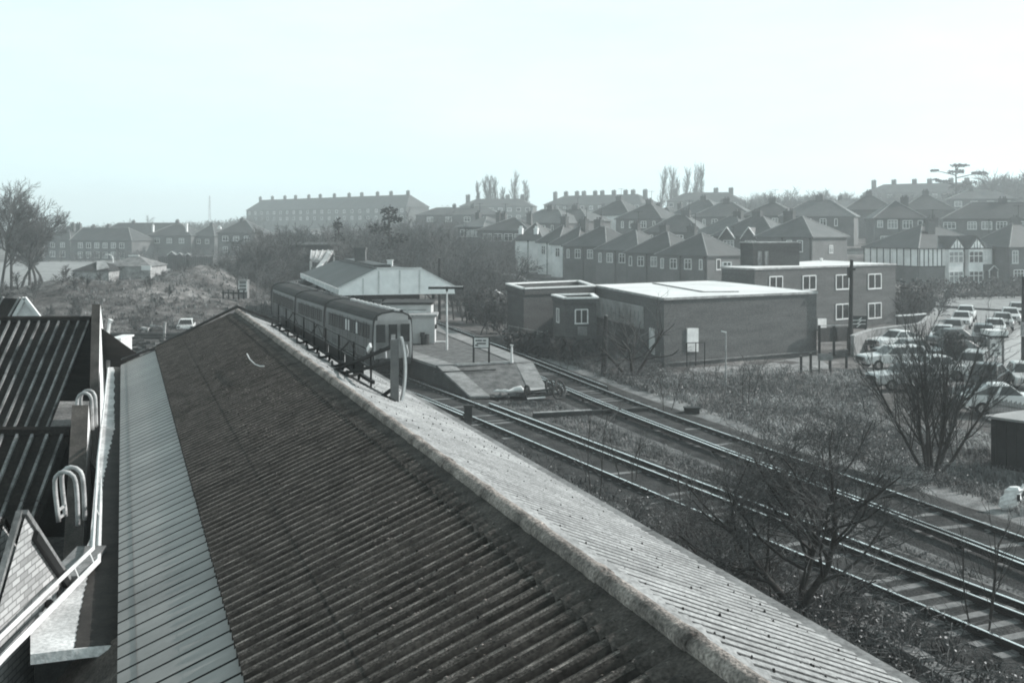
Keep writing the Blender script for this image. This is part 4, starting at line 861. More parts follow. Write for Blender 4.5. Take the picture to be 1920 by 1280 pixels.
# two-storey block behind
zb_ = 4.95; bl, bp = flat_block('flat_roofed_block', 'two-storey brick block with a pale flat roof and white framed windows behind the hall', [(1353, 500.5), (1415, 503.5), (1679, 494.5), (1545, 488)], zb_, m_brick, m_felt, rimm=m_conc)
bA, bB, bC, bD = bp
for x0 in (1442.5, 1505, 1567, 1627.5): wall_window(bl, bB, bC, x0, 519-(x0-1442)*.025, x0+24, 545-(x0-1442)*.018, 1, fw=.09)
for x0 in (1567, 1627.5): wall_window(bl, bB, bC, x0, 571-(x0-1567)*.03, x0+24, 599-(x0-1567)*.03, 1, fw=.09)
wall_panel(bl, bB, bC, [(1532, 597), (1548, 597), (1548, 617), (1532, 617)], m_offw, 'doorway')
pn = thing('roof_penthouse', 'dark brick tank room standing on the flat roof of the two-storey block', 'penthouse', Vector((22, 97, zb_))); b = pn.location.copy()
pp = [P(1413, 459, 6.45), P(1437, 459, 6.45), P(1500, 457, 6.45), P(1480, 453, 6.45)]
D0 = 93.0; za = HC-(456-YH)*D0/F; q1, q2 = Vector(((1412-960)*D0/F, D0, 0)), Vector(((1499-960)*(D0+1)/F, D0+1, 0)); q3, q4 = q2+Vector((-.6, 2.2, 0)), q1+Vector((-.6, 2.2, 0))
mb = MB(); mb.prism([(p.x, p.y) for p in (q1, q2, q3, q4)], zb_-.3, za); under(mb, 'wall', m_brick2, pn, b); mb = MB(); mb.prism([(p.x+s*.1, p.y-.1*(i < 2)) for i, (p, s) in enumerate(zip((q1, q2, q3, q4), (-1, 1, 1, -1)))], za, za+.1); under(mb, 'roof', m_conc, pn, b)
for x in (1421, 1434): wall_window(pn, q1, q2, x, 471, x+6, 497, 0, frame=m_concd, glass=m_curt)
rh = thing('roof_hatch', 'small white framed hatch on the block roof beside the tank room', 'hatch', P(1364, 499.5, zb_)); mb = MB(); mb.box(-.4, 0, 0, .35, .4, .35); mb.build('frame', m_white, rh); mb = MB(); mb.box(-.3, -.02, .1, -.06, 0, .3); mb.box(.02, -.02, .1, .25, 0, .3); mb.build('pane', m_glass, rh)
rv = thing('roof_cowl', 'small white vent cowl on the block roof near its back edge', 'vent', P(1540, 490, zb_)); mb = MB(); mb.tube([(0, 0, 0), (0, 0, .25)], .12, 8); mb.tube([(0, 0, .25), (0, 0, .32)], [.22, .05], 8); mb.build('cowl', m_white, rv)
# hoarding, sunlit curved wall, double-arrow sign, fences
a, b2 = P(1536, 668, -.3), P(1590, 662, -.3); zt = HC-(611-YH)*a.y/F; t = thing('hoarding', 'tall dark timber hoarding on posts between the hall and the tall pole', 'hoarding', a); mb = MB(); d = b2-a
mb.bar(Vector((0, 0, (zt+.0)/2+.55)), d+Vector((0, 0, zt/2+.45)), .08, zt-.75); mb.build('boarding', m_timber, t)
for f in (0, .5, 1): mb = MB(); p = d*f; mb.box(p.x-.07, p.y-.1, -.3, p.x+.07, p.y+.05, zt+.35-.3*f); mb.build('post', m_iron, t)
mb = MB(); mb.bar((0, 0, zt+.32), d+Vector((0, 0, zt+.2)), .14, .06); mb.build('capping', m_conc, t)
cw = [P(1598, 668, -.25), P(1612, 661, -.25), P(1640, 652, -.25), P(1680, 646, -.25), P(1722, 640, -.25), P(1741, 624, -.25)]; cwc = catmull(cw, 1.0); t = thing('curved_wall', 'long curving pale wall round the back of the car park', 'wall', cwc[0]); mb = MB()
for p, q_ in zip(cwc, cwc[1:]):
    h0 = 1.35; mb.bar((p.x, p.y, h0/2-.3), (q_.x, q_.y, h0/2-.3), .22, h0)
under(mb, 'wall', m_concd, t, t.location.copy()); mb = MB()
for p, q_ in zip(cwc, cwc[1:]): mb.bar((p.x, p.y, 1.08), (q_.x, q_.y, 1.08), .3, .07)
under(mb, 'coping', m_conc, t, t.location.copy())
a, b2 = P(1682, 611, 0), P(1735, 608, 0); t = thing('garden_wall', 'low dark wall with a broken white top behind the curving wall', 'wall', a); mb = MB(); mb.bar(Vector((0, 0, .2)), b2-a+Vector((0, 0, .2)), .2, 1.2); mb.build('wall', m_timber, t); mb = MB(); mb.bar(Vector((0, 0, .85)), (b2-a)*.6+Vector((0, 0, .85)), .26, .1); mb.bar((b2-a)*.63+Vector((0, 0, .85)), b2-a+Vector((0, 0, .9)), .26, .1); mb.build('coping', m_white, t)
d = 88; c = Q(1611, 604, d); t = thing('rail_sign', 'small dark sign with a pale double-arrow mark before the two-storey block', 'sign', Vector((c.x, c.y, -.3))); zc = c.z+.3
mb = MB(); mb.box(-.62, 0, zc-.5, .62, .05, zc+.5); mb.build('board', m_timber, t); mb = MB()
for z in (.15, -.13): mb.bar((-.5, -.02, zc+z), (.5, -.02, zc+z), .03, .085)
mb.bar((-.12, -.02, zc+.13), (.2, -.02, zc+.36), .03, .08); mb.bar((.12, -.022, zc-.13), (-.2, -.022, zc-.38), .03, .08); mb.bar((.18, -.021, zc+.14), (-.18, -.021, zc-.12), .03, .07); mb.build('double_arrow', m_offw, t)
for x in (-.5, .5): mb = MB(); mb.box(x-.05, .05, 0, x+.05, .12, zc+.4); mb.build('post', m_iron, t)
c = P(1775, 556, 0); t = thing('street_sign', 'tiny pale winged board on a post in front of the hedge', 'sign', c); mb = MB(); s_ = c.y/F; z = 9*s_; mb.add([(-8*s_, 0, z+3*s_), (-6*s_, 0, z), (-2*s_, 0, z-2*s_), (2*s_, 0, z-2*s_), (6*s_, 0, z), (8*s_, 0, z+3*s_), (2*s_, 0, z+3*s_), (0, 0, z+5*s_), (-2*s_, 0, z+3*s_)], [tuple(range(9))]); m2 = MB(); m2.v = [(x, y+.06, z_) for x, y, z_ in mb.v]; m2.f = [tuple(range(8, -1, -1))]; m2.m = [0]; mb.add(m2.v, m2.f)
mb.build('board', m_offw, t); mb = MB(); mb.box(-.05, .07, 0, .05, .14, z); mb.build('post', m_iron, t)
c = P(1545, 700, -.25); t = thing('notice_panel', 'low pale notice panel on stakes by the rough grass below the hall corner', 'panel', c); mb = MB(); mb.box(-.35, -.03, .75, .5, .03, 1.15); mb.build('panel', m_concd, t); mb = MB(); mb.box(-.3, .03, 0, -.22, .1, 1.1); mb.box(.36, .03, 0, .44, .1, 1.1); mb.build('stake', m_timber, t)
for i, (x, y, lab) in enumerate(((1502, 700, 'first'), (1520, 698, 'second'), (1556, 692, 'third'), (1587, 690, 'fourth'))):
    t = thing('fence_post', 'dark weathered fence post, %s from the hall side in the broken fence below the hoarding' % lab, 'fence post', P(x, y, -.25), group='posts of the broken fence'); mb = MB(); mb.box(-.06, -.06, 0, .06, .06, 1.0+.1*(i % 2)); mb.build('post', m_timber, t); mb = MB(); mb.box(-.07, -.07, 1.0+.1*(i % 2), .07, .07, 1.03+.1*(i % 2)); mb.build('cap', m_concd, t)
# railing fence on the bank opposite the ramp
a, b2 = P(953, 640, .2), P(1025, 652, .2); t = thing('wire_fence', 'thin sagging wire fence along the bank beyond the far track', 'fence', a); d = b2-a
for i in range(5): mb = MB(); p = d*(i/4); mb.bar((p.x, p.y, -.4), (p.x+.05, p.y, 1.15), .07); mb.build('post', m_concd, t)
for z in (1.1, .6): mb = MB(); mb.bar(Vector((0, 0, z)), d+Vector((0, 0, z-.1)), .03); mb.build('wire', m_conc, t)
# tar-papered shed bottom right
a = P(1858, 878, -.25); b2 = P(1920, 908, -.25); d = (b2-a); d.z = 0; zt = HC-(780-YH)*a.y/F
sh = thing('lineside_shed', 'dark timber shed with a pale roof at the picture edge by the far track', 'shed', a); nx = Vector((3.0, -3.6, 0)).normalized(); ny_ = Vector((3.3, 1.3, 0)).normalized(); p = [Vector(), nx*3.2, nx*3.2+ny_*4.5, ny_*4.5]; hh = zt+.25
mb = MB(); mb.prism([(q_.x, q_.y) for q_ in p], -.3, [hh-.1, hh-.1, hh+.1, hh+.1]); mb.build('wall', mat('tarred_board', .045, scale=3, var=.35, fine=.25), sh)
mb = MB(); o = [p[0]-nx*.15-ny_*.15, p[1]+nx*.15-ny_*.15, p[2]+nx*.15+ny_*.15, p[3]-nx*.15+ny_*.15]; mb.prism([(q_.x, q_.y) for q_ in o], [hh-.06, hh-.06, hh+.14, hh+.14], [hh+.02, hh+.02, hh+.22, hh+.22]); mb.build('roof', m_pave, sh)
mb = MB()
for i in range(9): q_ = nx*(.2+i*.35)-ny_*.012; mb.bar((q_.x, q_.y, -.2), (q_.x, q_.y, hh-.15), .04, .03)
mb.build('batten', m_black, sh); mb = MB(); mb.bar((-.1, -.4, .05), Vector((nx.x*2.6, nx.y*2.6-.5, .08)), .12, .12); mb.build('sill_beam', m_concd, sh)
c = P(1888, 955, -.2); t = thing('paper_sack', 'torn white paper sack caught in the grass by the dark shed', 'sack', c); mb = MB(); rg = []
for i in range(9):
    z = i*.085; r = (.14, .26, .3, .29, .3, .26, .22, .27, .17)[i]; rg.append([(r*cos(2*pi*j/14)*(1+.35*noise.noise(Vector((i*.9, j*1.3, 1))))+.03*i, r*.6*sin(2*pi*j/14)*(1+.35*noise.noise(Vector((i*.9, j*1.3, 7)))), z+.05*noise.noise(Vector((i, j, 3)))) for j in range(14)])
mb.loft(rg); mb.loft([[(.25, -.05, .45), (.32, 0, .4), (.3, .08, .5)], [(.42, -.06, .6), (.46, 0, .52), (.42, .08, .62)], [(.5, -.04, .76), (.54, 0, .7), (.5, .05, .78)]]); mb.build('paper', mat('white_paper', .8, scale=6, var=.12, rough=.6, bump=.5, bscale=12), t)
mb = MB(); mb.box(.2, -.235, .3, .29, -.215, .5); mb.build('tear', m_black, t)

# ------------------------------------------------------------------ road surfaces
def sheet(name, pix, z, m, thick=.0):
    pts = [P(x, y, z) for x, y in pix]; mb = MB(); mb.prism([(p.x, p.y) for p in pts], z-max(thick, .02), z); return tag(mb.build(name, m), kind='structure')
sheet('car_park', [(1600, 672), (1660, 640), (1737, 612), (1745, 585), (1750, 566), (1830, 578), (2000, 590), (2100, 620), (2100, 800), (1880, 800), (1770, 740), (1640, 700)], -.22, m_asph)
sheet('pavement', [(1930, 600), (1912, 618), (1880, 645), (1872, 664), (1862, 690), (1856, 700), (1880, 705), (2100, 740), (2100, 600)], -.1, m_pave, .14)
sheet('lawn', [(1738, 571), (1760, 562), (1800, 558), (1860, 557), (2050, 553), (2050, 588), (1880, 580), (1800, 575)], -.12, m_lawn, .1)
mb = MB(); kp = catmull([P(1738, 572, -.1), P(1800, 576.5, -.1), P(1880, 581, -.1), P(2050, 589, -.1)], 1.5)
for p, q_ in zip(kp, kp[1:]): mb.bar(p-Vector((0, 0, .06)), q_-Vector((0, 0, .06)), .25, .24)
tag(mb.build('kerb', m_timber), kind='structure')
mb = MB(); mb.bar(P(1866, 664, -.13), P(1922, 640, -.13), .14, .1); mb.bar(P(1880, 700, -.14), P(1925, 681, -.14), .1, .1); tag(mb.build('kerb', m_concd), kind='structure')
sheet('path', [(1290, 690), (1420, 682), (1530, 665), (1560, 690), (1440, 702), (1320, 712)], -.27, m_lawn)

# ------------------------------------------------------------------ kiosk / shelter with a poster, lamp post at the edge
c = P(1853, 683, -.1); s_ = c.y/F; t = thing('poster_shelter', 'white-topped roadside shelter holding a pale poster panel by the pavement', 'shelter', c); H_ = (683-628)*s_
mb = MB(); mb.box(-3*s_, -.5, H_, 31*s_, .9, H_+.3); mb.build('roof', m_white, t)
mb = MB(); mb.box(-3*s_, -.53, H_-.1, 31*s_, .9, H_); mb.build('fascia', m_iron, t)
for x in (-1, 26): mb = MB(); mb.box((x)*s_, -.1, 0, (x+2.6)*s_, .05, H_); mb.build('post', m_concd, t)
mb = MB(); mb.box(4*s_, 0, H_*.28, 25*s_, .06, H_*.86); mb.build('poster_panel', m_offw, t); mb = MB()
mb.loft([[(9.5*s_+4*s_*cos(a), y, H_*.66+3.6*s_*sin(a)) for a in [2*pi*j/12 for j in range(12)]] for y in (-.01, -.02)]); mb.loft([[(14*s_+7*s_*cos(a), y, H_*.48+2.2*s_*sin(a)) for a in [2*pi*j/12 for j in range(12)]] for y in (-.011, -.021)]); mb.box(16*s_, -.02, H_*.33, 22*s_, -.01, H_*.42); mb.build('poster_print', m_concd, t)
c = P(1919, 676, -.1); t = thing('street_pole', 'thick grey post with a pale collar cut by the edge of the picture', 'post', c); mb = MB(); mb.tube([(0, 0, 0), (0, 0, 1.9), (0, 0, 5.2)], [.14, .13, .1], 10); mb.build('shaft', m_timber, t); mb = MB(); mb.tube([(0, 0, 1.5), (0, 0, 2.4)], .17, 10); mb.build('collar', m_conc, t)

# ------------------------------------------------------------------ cars
def carmat(v): return mat('car_paint_%d' % int(v*100), v, var=.05, rough=.28, spec=.6, scale=1)
m_tyre = mat('tyre', .02, var=.2, rough=.9); m_chrome = mat('chrome', .6, var=.1, rough=.2, metal=.9)
def car(label, x, y, head, v, kind='saloon', z=-.2, sc=1.0, cat='car'):
    c = P(x, y, z); t = thing('parked_car' if cat == 'car' else 'parked_van', label, cat, c, head, 'parked cars'); t.scale = (sc, sc, sc)     # local +y = front
    L, W = 4.0, 1.56; m = carmat(v)
    if kind == 'van':
        pr = [(-2, .35), (-2, 1.75), (-1.85, 1.9), (1.0, 1.9), (1.25, 1.75), (1.75, 1.05), (1.95, .95), (2, .35)]
    else: pr = [(-2.0, .38), (-2.02, .62), (-1.95, .84), (-1.2, .9), (.75, .92), (1.85, .82), (2.02, .66), (2.0, .36)]
    mb = MB()
    def ring(x_, k): return [(x_, yy*k, .36+(zz-.36)*(1 if abs(x_) < W/2-.1 else .965)) for yy, zz in pr]
    mb.loft([ring(-W/2, .975), ring(-W/2+.1, 1), ring(W/2-.1, 1), ring(W/2, .975)]); mb.build('body', m, t, bevel=.05)
    if kind != 'van':
        b0, b1, t0, t1 = {'saloon': (-1.35, .75, -.95, .2), 'estate': (-1.95, .75, -1.75, .2), 'hatch': (-1.75, .7, -1.0, .15), 'fast': (-1.8, .6, -.75, .05)}[kind]
        zc, zr = .88, 1.36; w0, w1 = W/2-.06, W/2-.2
        rings = [[(-w0, b0, zc), (w0, b0, zc), (w0, b1, zc), (-w0, b1, zc)], [(-w1, t0, zr-.04), (w1, t0, zr-.04), (w1, t1, zr-.04), (-w1, t1, zr-.04)], [(-w1+.1, t0+.12, zr), (w1-.1, t0+.12, zr), (w1-.1, t1-.12, zr), (-w1+.1, t1-.12, zr)]]
        mb = MB(); mb.loft(rings); mb.build('cabin', m, t, bevel=.04)
        def gl(name, A, B, C, D):
            A, B, C, D = map(Vector, (A, B, C, D)); ce = (A+B+C+D)/4; n = (B-A).cross(D-A).normalized(); mb = MB()
            q_ = [ce+(p-ce)*.86+n*.012 for p in (A, B, C, D)]; mb.quad(*q_); mb.build(name, m_glass, t)
        lo, hi = rings[0], rings[1]
        gl('rear_window', lo[0], lo[1], hi[1], hi[0]); gl('windscreen', lo[2], lo[3], hi[3], hi[2])
        for s in (0, 1):
            bA_, bB_, tA_, tB_ = (lo[1], lo[2], hi[1], hi[2]) if s == 0 else (lo[3], lo[0], hi[3], hi[0])
            A, B, C, D = map(Vector, (bA_, bB_, tB_, tA_)); mA, mD = A.lerp(B, .5), D.lerp(C, .5)
            gl('side_window', A, mA-(B-A)*.01, mD, D); gl('side_window', mA+(B-A)*.01, B, C, mD)
    else:
        for pts in (((-.68, 1.30, 1.72), (-.68, 1.78, 1.08), (.68, 1.78, 1.08), (.68, 1.30, 1.72)),): mb = MB(); mb.quad(*[(a, b_+.03, c_+.02) for a, b_, c_ in pts]); mb.build('windscreen', m_glass, t)
        for s in (-1, 1):
            for y0, y1 in ((-1.7, -.8), (-.65, .2), (.3, 1.15)): mb = MB(); mb.quad((s*.792, y0, 1.15), (s*.792, y1, 1.15), (s*.782, y1-.05, 1.65), (s*.782, y0, 1.65)); mb.build('side_window', m_glass, t)
        mb = MB(); mb.quad((-.6, -2.012, 1.15), (.6, -2.012, 1.15), (.6, -2.01, 1.65), (-.6, -2.01, 1.65)); mb.build('rear_window', m_glass, t)
    for sx in (-1, 1):
        for yy in (-1.22, 1.25):
            mb = MB(); mb.loft([[(sx*(W/2-.16+dx), yy+.3*cos(2*pi*j/16), .3+.3*sin(2*pi*j/16)) for j in range(16)] for dx in (0, .165)]); wl_ = mb.build('wheel', m_tyre, t)
            mb = MB(); mb.loft([[(sx*(W/2+dx), yy+.17*cos(2*pi*j/12), .3+.17*sin(2*pi*j/12)) for j in range(12)] for dx in (.0, .015)]); mb.build('hubcap', m_chrome, wl_)
        mb = MB(); mb.loft([[(sx*.58+.11*cos(2*pi*j/12), yy, .66+.1*sin(2*pi*j/12)) for j in range(12)] for yy in (1.98, 2.045)]); mb.build('headlight', m_chrome, t)
        mb = MB(); mb.box(sx*.6-.14, -2.05, .6, sx*.6+.14, -1.98, .76); mb.build('tail_light', m_concd, t)
    for yy in (-2.08, 2.06): mb = MB(); mb.box(-.76, yy-.05, .42, .76, yy+.05, .53); mb.build('bumper', m_chrome, t)
    mb = MB(); mb.box(-.42, 2.0, .52, .42, 2.05, .74); mb.build('grille', m_black, t)
    return t
H0 = R(-24)
cars = [
 ('white saloon farthest up the left file of cars, next to the lawn kerb', 1811, 601, R(155), .75, 'saloon'),
 ('white hatchback tight behind the top saloon in the left file of cars', 1803, 614, R(155), .7, 'hatch'),
 ('grey fastback third down the left file of cars', 1787, 632, R(155), .35, 'fast'),
 ('pale two-door saloon nearest the tree in the left file of cars', 1768, 645, R(155), .55, 'saloon'),
 ('dark saloon standing across the end of the left file, just left of the road mouth', 1792, 652, R(-75), .05, 'saloon'),
 ('dark estate car facing the viewer, half hidden by the poster shelter', 1845, 644, R(158), .06, 'estate'),
 ('white saloon whose roof shows just above the poster shelter roof', 1866, 630, R(158), .74, 'saloon'),
 ('pale grey saloon second above the poster shelter in the right file', 1880, 617, R(158), .5, 'saloon'),
 ('white saloon third above the poster shelter in the right file', 1894, 606, R(158), .72, 'saloon'),
 ('light saloon farthest up the right file under the lawn kerb', 1908, 594, R(158), .62, 'saloon'),
 ('white beetle-backed car alone by the curving pale wall', 1678, 656, R(115), .75, 'fast'),
 ('grey saloon behind the multi-stemmed tree, below the curving wall', 1700, 676, R(100), .3, 'saloon'),
 ('white estate car left of the multi-stemmed tree trunks', 1672, 690, R(100), .7, 'estate'),
 ('dark hatchback among the thin branches right of the multi-stemmed tree', 1782, 678, R(110), .07, 'hatch'),
 ('long white saloon seen through the trunks of the multi-stemmed tree', 1742, 712, R(100), .74, 'saloon'),
 ('pale boxy car with a white roof just below the poster shelter', 1825, 704, R(150), .42, 'estate'),
 ('dark hatchback showing its pale rear window by the pavement corner', 1856, 728, R(-35), .06, 'hatch'),
 ('white coupe nearest the viewer behind a thin paling at the picture edge', 1888, 775, R(-100), .78, 'fast'),
 ('pale car cut by the picture edge beside the dark hatchback', 1922, 728, R(165), .6, 'saloon'),
 ('pale car low among the branches below the long white saloon', 1700, 728, R(100), .45, 'saloon'),
]
for c_ in cars: car(*c_)
car('small white car on the waste ground beyond the far gable of the long shed', 350, 623, R(12), .8, 'hatch', z=-.3, sc=.84)
a, b2 = P(1840, 775, -.2), P(1935, 795, -.2); t = thing('paling_fence', 'thin pale paling fence in front of the nearest white coupe', 'fence', a); d = b2-a; mb = MB()
for i in range(34): p = d*(i/33); mb.bar((p.x, p.y, -.1), (p.x, p.y, .75+.05*(i % 3)), .045, .02)
mb.build('paling', m_concd, t); mb = MB(); mb.bar(Vector((0, .03, .55)), d+Vector((0, .03, .55)), .03, .05); mb.build('fence_rail', m_concd, t)
# ================================================================== houses
def house(name, label, pos, rot, w, d, eave, rise, hipl=True, hipr=True, wm=m_hb, rm=None, wins=(), chim=(), group=None, ridge=True, over=.3, deep=4.0, cat='house', curt=.5, hipin=None, facade=None):
    # local: x along the facade, facade looks to -y, origin at the middle of the facade foot
    t = thing(name, label, cat, pos, rot, group); rm = rm or m_roofs[0]
    mb = MB(); mb.box(-w/2, 0, -deep, w/2, d, eave); mb.build('wall', wm, t)
    o = over; hl = (hipin or d/2) if hipl else -o; hr = (hipin or d/2) if hipr else -o; zt = eave+rise
    hl = min(hl, w/2-.05); hr = min(hr, w/2-.05)
    e = [(-w/2-o, -o, eave-.1), (w/2+o, -o, eave-.1), (w/2+o, d+o, eave-.1), (-w/2-o, d+o, eave-.1)]; r = [(-w/2+hl, d/2, zt), (w/2-hr, d/2, zt)]
    e2 = [(x, y, z-.14) for x, y, z in e]; mb = MB()
    mb.add(e+r+e2, [(0, 1, 5, 4), (1, 2, 5), (2, 3, 4, 5), (3, 0, 4), (9, 8, 7, 6), (0, 6, 7, 1), (1, 7, 8, 2), (2, 8, 9, 3), (3, 9, 6, 0)]); rf = mb.build('roof', rm, t)
    if ridge:
        mb = MB(); mb.tube([r[0], r[1]], .11, 5)
        for a, b in ((e[0], r[0]), (e[3], r[0])): mb.tube([a, b], .1, 5)
        for a, b in ((e[1], r[1]), (e[2], r[1])): mb.tube([a, b], .1, 5)
        mb.build('ridge_tile', m_ridge, rf)
    for k, cdef in enumerate(chim):
        u, v, h = cdef[:3]; cwid = cdef[3] if len(cdef) > 3 else .9; f = MB(); z0 = eave+rise*.3; z1 = zt+h; f.box(u-cwid/2, v-.35, z0, u+cwid/2, v+.35, z1); f.box(u-cwid/2-.06, v-.41, z1-.25, u+cwid/2+.06, v+.41, z1-.1)
        for q in (-.25, .1, .3): f.tube([(u+q*cwid, v, z1), (u+q*cwid, v, z1+.35)], .11, 6)
        ch_ = f.build('chimney', cdef[4] if len(cdef) > 4 else m_hb, rf)
        if k == 0 and pos[1] < 240 and int(abs(pos[0])*3) % 3 and len(cdef) < 5:
            a_ = MB(); xo = u+cwid*.4; a_.bar((xo, v, z1-.6), (xo, v, z1+1.7), .05); a_.bar((xo-.7, v-.2, z1+1.6), (xo+.6, v+.2, z1+1.6), .04)
            for q in (-.5, -.2, .1, .4): a_.bar((xo+q-.1, v+.35, z1+1.6), (xo+q+.1, v-.35, z1+1.6), .03)
            ae = a_.build('aerial', m_iron, t)
    if pos[1] < 190 and cat == 'house':
        for u in (-w*.02, w/2-.25): f = MB(); f.tube([(u, -.12, -1), (u, -.12, eave-.15)], .06, 5); f.box(u-.12, -.2, eave-.4, u+.12, -.04, eave-.2); f.build('drainpipe', m_black, t)
    for k, (face, u, z, ww, hh, mull) in enumerate(wins):
        f = MB()
        def pt(a, zz, kk):
            if face == 'f': return (u+a, -kk, zz)
            if face == 'r': return (w/2+kk, u+a, zz)
            return (-w/2-kk, u-a, zz)
        nrm = {'f': Vector((0, -1, 0)), 'r': Vector((1, 0, 0)), 'l': Vector((-1, 0, 0))}[face]
        br = lambda a0, z0, a1, z1, th: f.bar(pt(a0, z0, .03), pt(a1, z1, .03), th, .1, up=nrm)
        br(-ww/2, z, -ww/2, z+hh, .11); br(ww/2, z, ww/2, z+hh, .11); br(-ww/2, z+hh, ww/2, z+hh, .11); br(-ww/2-.08, z, ww/2+.08, z, .14)
        for i in range(mull): a = -ww/2+ww*(i+1)/(mull+1); br(a, z, a, z+hh, .08)
        if mull: br(-ww/2, z+hh*.68, ww/2, z+hh*.68, .07)
        fo = f.build('window', m_white, t); g = MB(); g.quad(pt(-ww/2, z, .02), pt(ww/2, z, .02), pt(ww/2, z+hh, .02), pt(-ww/2, z+hh, .02)); g.build('pane', m_curt if ((k*7+int(abs(pos[0]))) % 10)/10 < curt else m_glass, fo)
    ctrl(pos[0], pos[1], pos[2], max(14, w*.7)); return t
def corner_house(name, label, x, ye, D, a, w, d, eave=5.2, rise=2.7, left=True, **k):
    # nearest roof corner at pixel x, eaves pixel ye; facade runs back to the left at angle a (left=True)
    zb = HC-(ye-YH)*D/F-eave; c = Vector(((x-960)*D/F, D, zb)); e = Vector((cos(a), -sin(a), 0))
    pos = c-e*(w/2) if left else c+Vector((cos(a), sin(a), 0))*(w/2)
    return house(name, label, pos, -a if left else a, w, d, eave, rise, **k)
def two(name, label, xl, Dl, xr, Dr, ye, yr, eave, d, yel=None, base=None, **k):
    A = Vector(((xl-960)*Dl/F, Dl, 0)); B = Vector(((xr-960)*Dr/F, Dr, 0)); m = (A+B)/2; e = B-A; w = e.length
    ze = HC-(ye-YH)*m.y/F; zr = HC-(yr-YH)*(m.y)/F; return house(name, label, Vector((m.x, m.y, ze-eave)), math.atan2(e.y, e.x), w, d, eave, max(1.2, zr-ze), **k), w
W4 = lambda w, z=3.35, hh=1.25: [('f', -w*.39, z, .45, hh, 0), ('f', -w*.16, z, 1.05, hh, 1), ('f', w*.13, z, 1.05, hh, 1), ('f', w*.38, z, .45, hh, 0)]
GR = 'hipped houses in the row behind the hall'
A50 = R(48)
corner_house('terraced_house', 'hipped brick pair ending the row with its side wall towards the two-storey block', 1326, 478, 140, A50, 8.2, 8.0, wm=m_hb, wins=W4(8.2)+[('r', 2.2, 3.3, .8, 1.3, 0), ('r', 3.9, 2.2, 1.3, .7, 2)], chim=[(-1.5, 4, .9, 1.3)], group=GR)
corner_house('terraced_house', 'hipped brick pair second from the near end of the row, with four white windows', 1259, 474, 146, A50, 8, 7.5, wins=W4(8)+[], chim=[(-.6, 4, .9, 1.2)], group=GR)
corner_house('terraced_house', 'hipped brick pair third from the near end of the row, with a lean-to roof below', 1197, 468, 152, A50, 8, 7.5, wins=W4(8), chim=[(0, 4, .9, 1.2)], group=GR, rm=m_roofs[1], wm=m_hp)
corner_house('terraced_house', 'dark brick pair with tall black drainpipes next to the white rendered houses', 1137, 461, 159, A50, 8.6, 7.5, wm=m_hb, wins=W4(8.6), chim=[(-1, 4, 1.1, 1.3)], group=GR)
corner_house('terraced_house', 'white rendered house next to the dark brick pair, with black drainpipes', 1083, 457, 166, A50, 5.6, 7, wm=m_hw, wins=[('f', -1.4, 3.2, .9, 1.3, 1), ('f', 1.2, 3.2, .9, 1.3, 1)], chim=[(.6, 3.6, 1.0, 1.3)], group=GR)
corner_house('terraced_house', 'white rendered house in the middle of the pale stretch of the row', 1047, 453, 172, A50, 4.6, 7, wm=m_hw, wins=[('f', -1.0, 3.2, .8, 1.3, 1), ('f', 1.0, 3.2, .7, 1.3, 0)], chim=[(0, 3.6, 1.2, 1.2)], group=GR)
corner_house('terraced_house', 'blank white end house at the far left of the row, with white chimney pots', 1017, 449, 178, R(20), 4.6, 7, wm=m_hw, wins=[('r', 4, 3.3, .7, 1.2, 0)], chim=[(-1.6, .8, -.9, .6, m_hw), (1.0, .8, -.9, .6, m_hw)], hipl=True, group=GR)
# second row behind
G2 = 'hipped houses in the second row up the slope'
corner_house('terraced_house', 'big hipped brick house behind the tank room with a small double window in its side', 1523, 443, 150, A50, 9, 8.6, wins=[('f', 2.6, 3.1, .8, 1.5, 0), ('f', .9, 3.1, .8, 1.5, 0), ('r', 4.5, 2.9, .8, 1.0, 1)], chim=[(-2, 4.3, .8, 1.6)], group=G2, rm=m_roofs[1], wm=m_hp)
t_ = corner_house('terraced_house', 'hipped house with twin white timbered gablets over its bays behind the hall', 1452, 441, 158, R(42), 10, 8, wins=[('f', -2.4, 3.3, 1.7, 1.1, 2), ('f', 1.2, 3.3, 1.7, 1.1, 2)], chim=[(0, 4, .8, 1.4)], group=G2, rm=m_roofs[1])
for u in (-2.4, 1.2):
    mb = MB(); mb.add([(u-1.3, -.5, 4.7), (u+1.3, -.5, 4.7), (u, -.5, 6.3), (u-1.3, 1.5, 4.7), (u+1.3, 1.5, 4.7), (u, 2.6, 6.3)], [(0, 1, 2), (1, 4, 5, 2), (3, 0, 2, 5)]); gg = mb.build('gablet', m_roofs[0], t_); mb = MB(); mb.bar((u-1.4, -.55, 4.65), (u, -.55, 6.35), .18, .1); mb.bar((u+1.4, -.55, 4.65), (u, -.55, 6.35), .18, .1); mb.build('bargeboard', m_white, gg)
corner_house('terraced_house', 'hipped grey house left of the twin-gablet house in the second row', 1392, 437, 166, A50, 9, 8, wins=W4(9), chim=[(.8, 4, .6, 1.5)], group=G2, rm=m_roofs[2], wm=m_hw)
corner_house('terraced_house', 'wide-roofed dark house with a white dormer sliver in the second row', 1316, 434, 176, R(25), 9.5, 8, wins=W4(9), chim=[(1, 4, .7, 1.4)], group=G2, hipl=True, rm=m_roofs[1])
G3 = 'hipped houses higher up the slope'
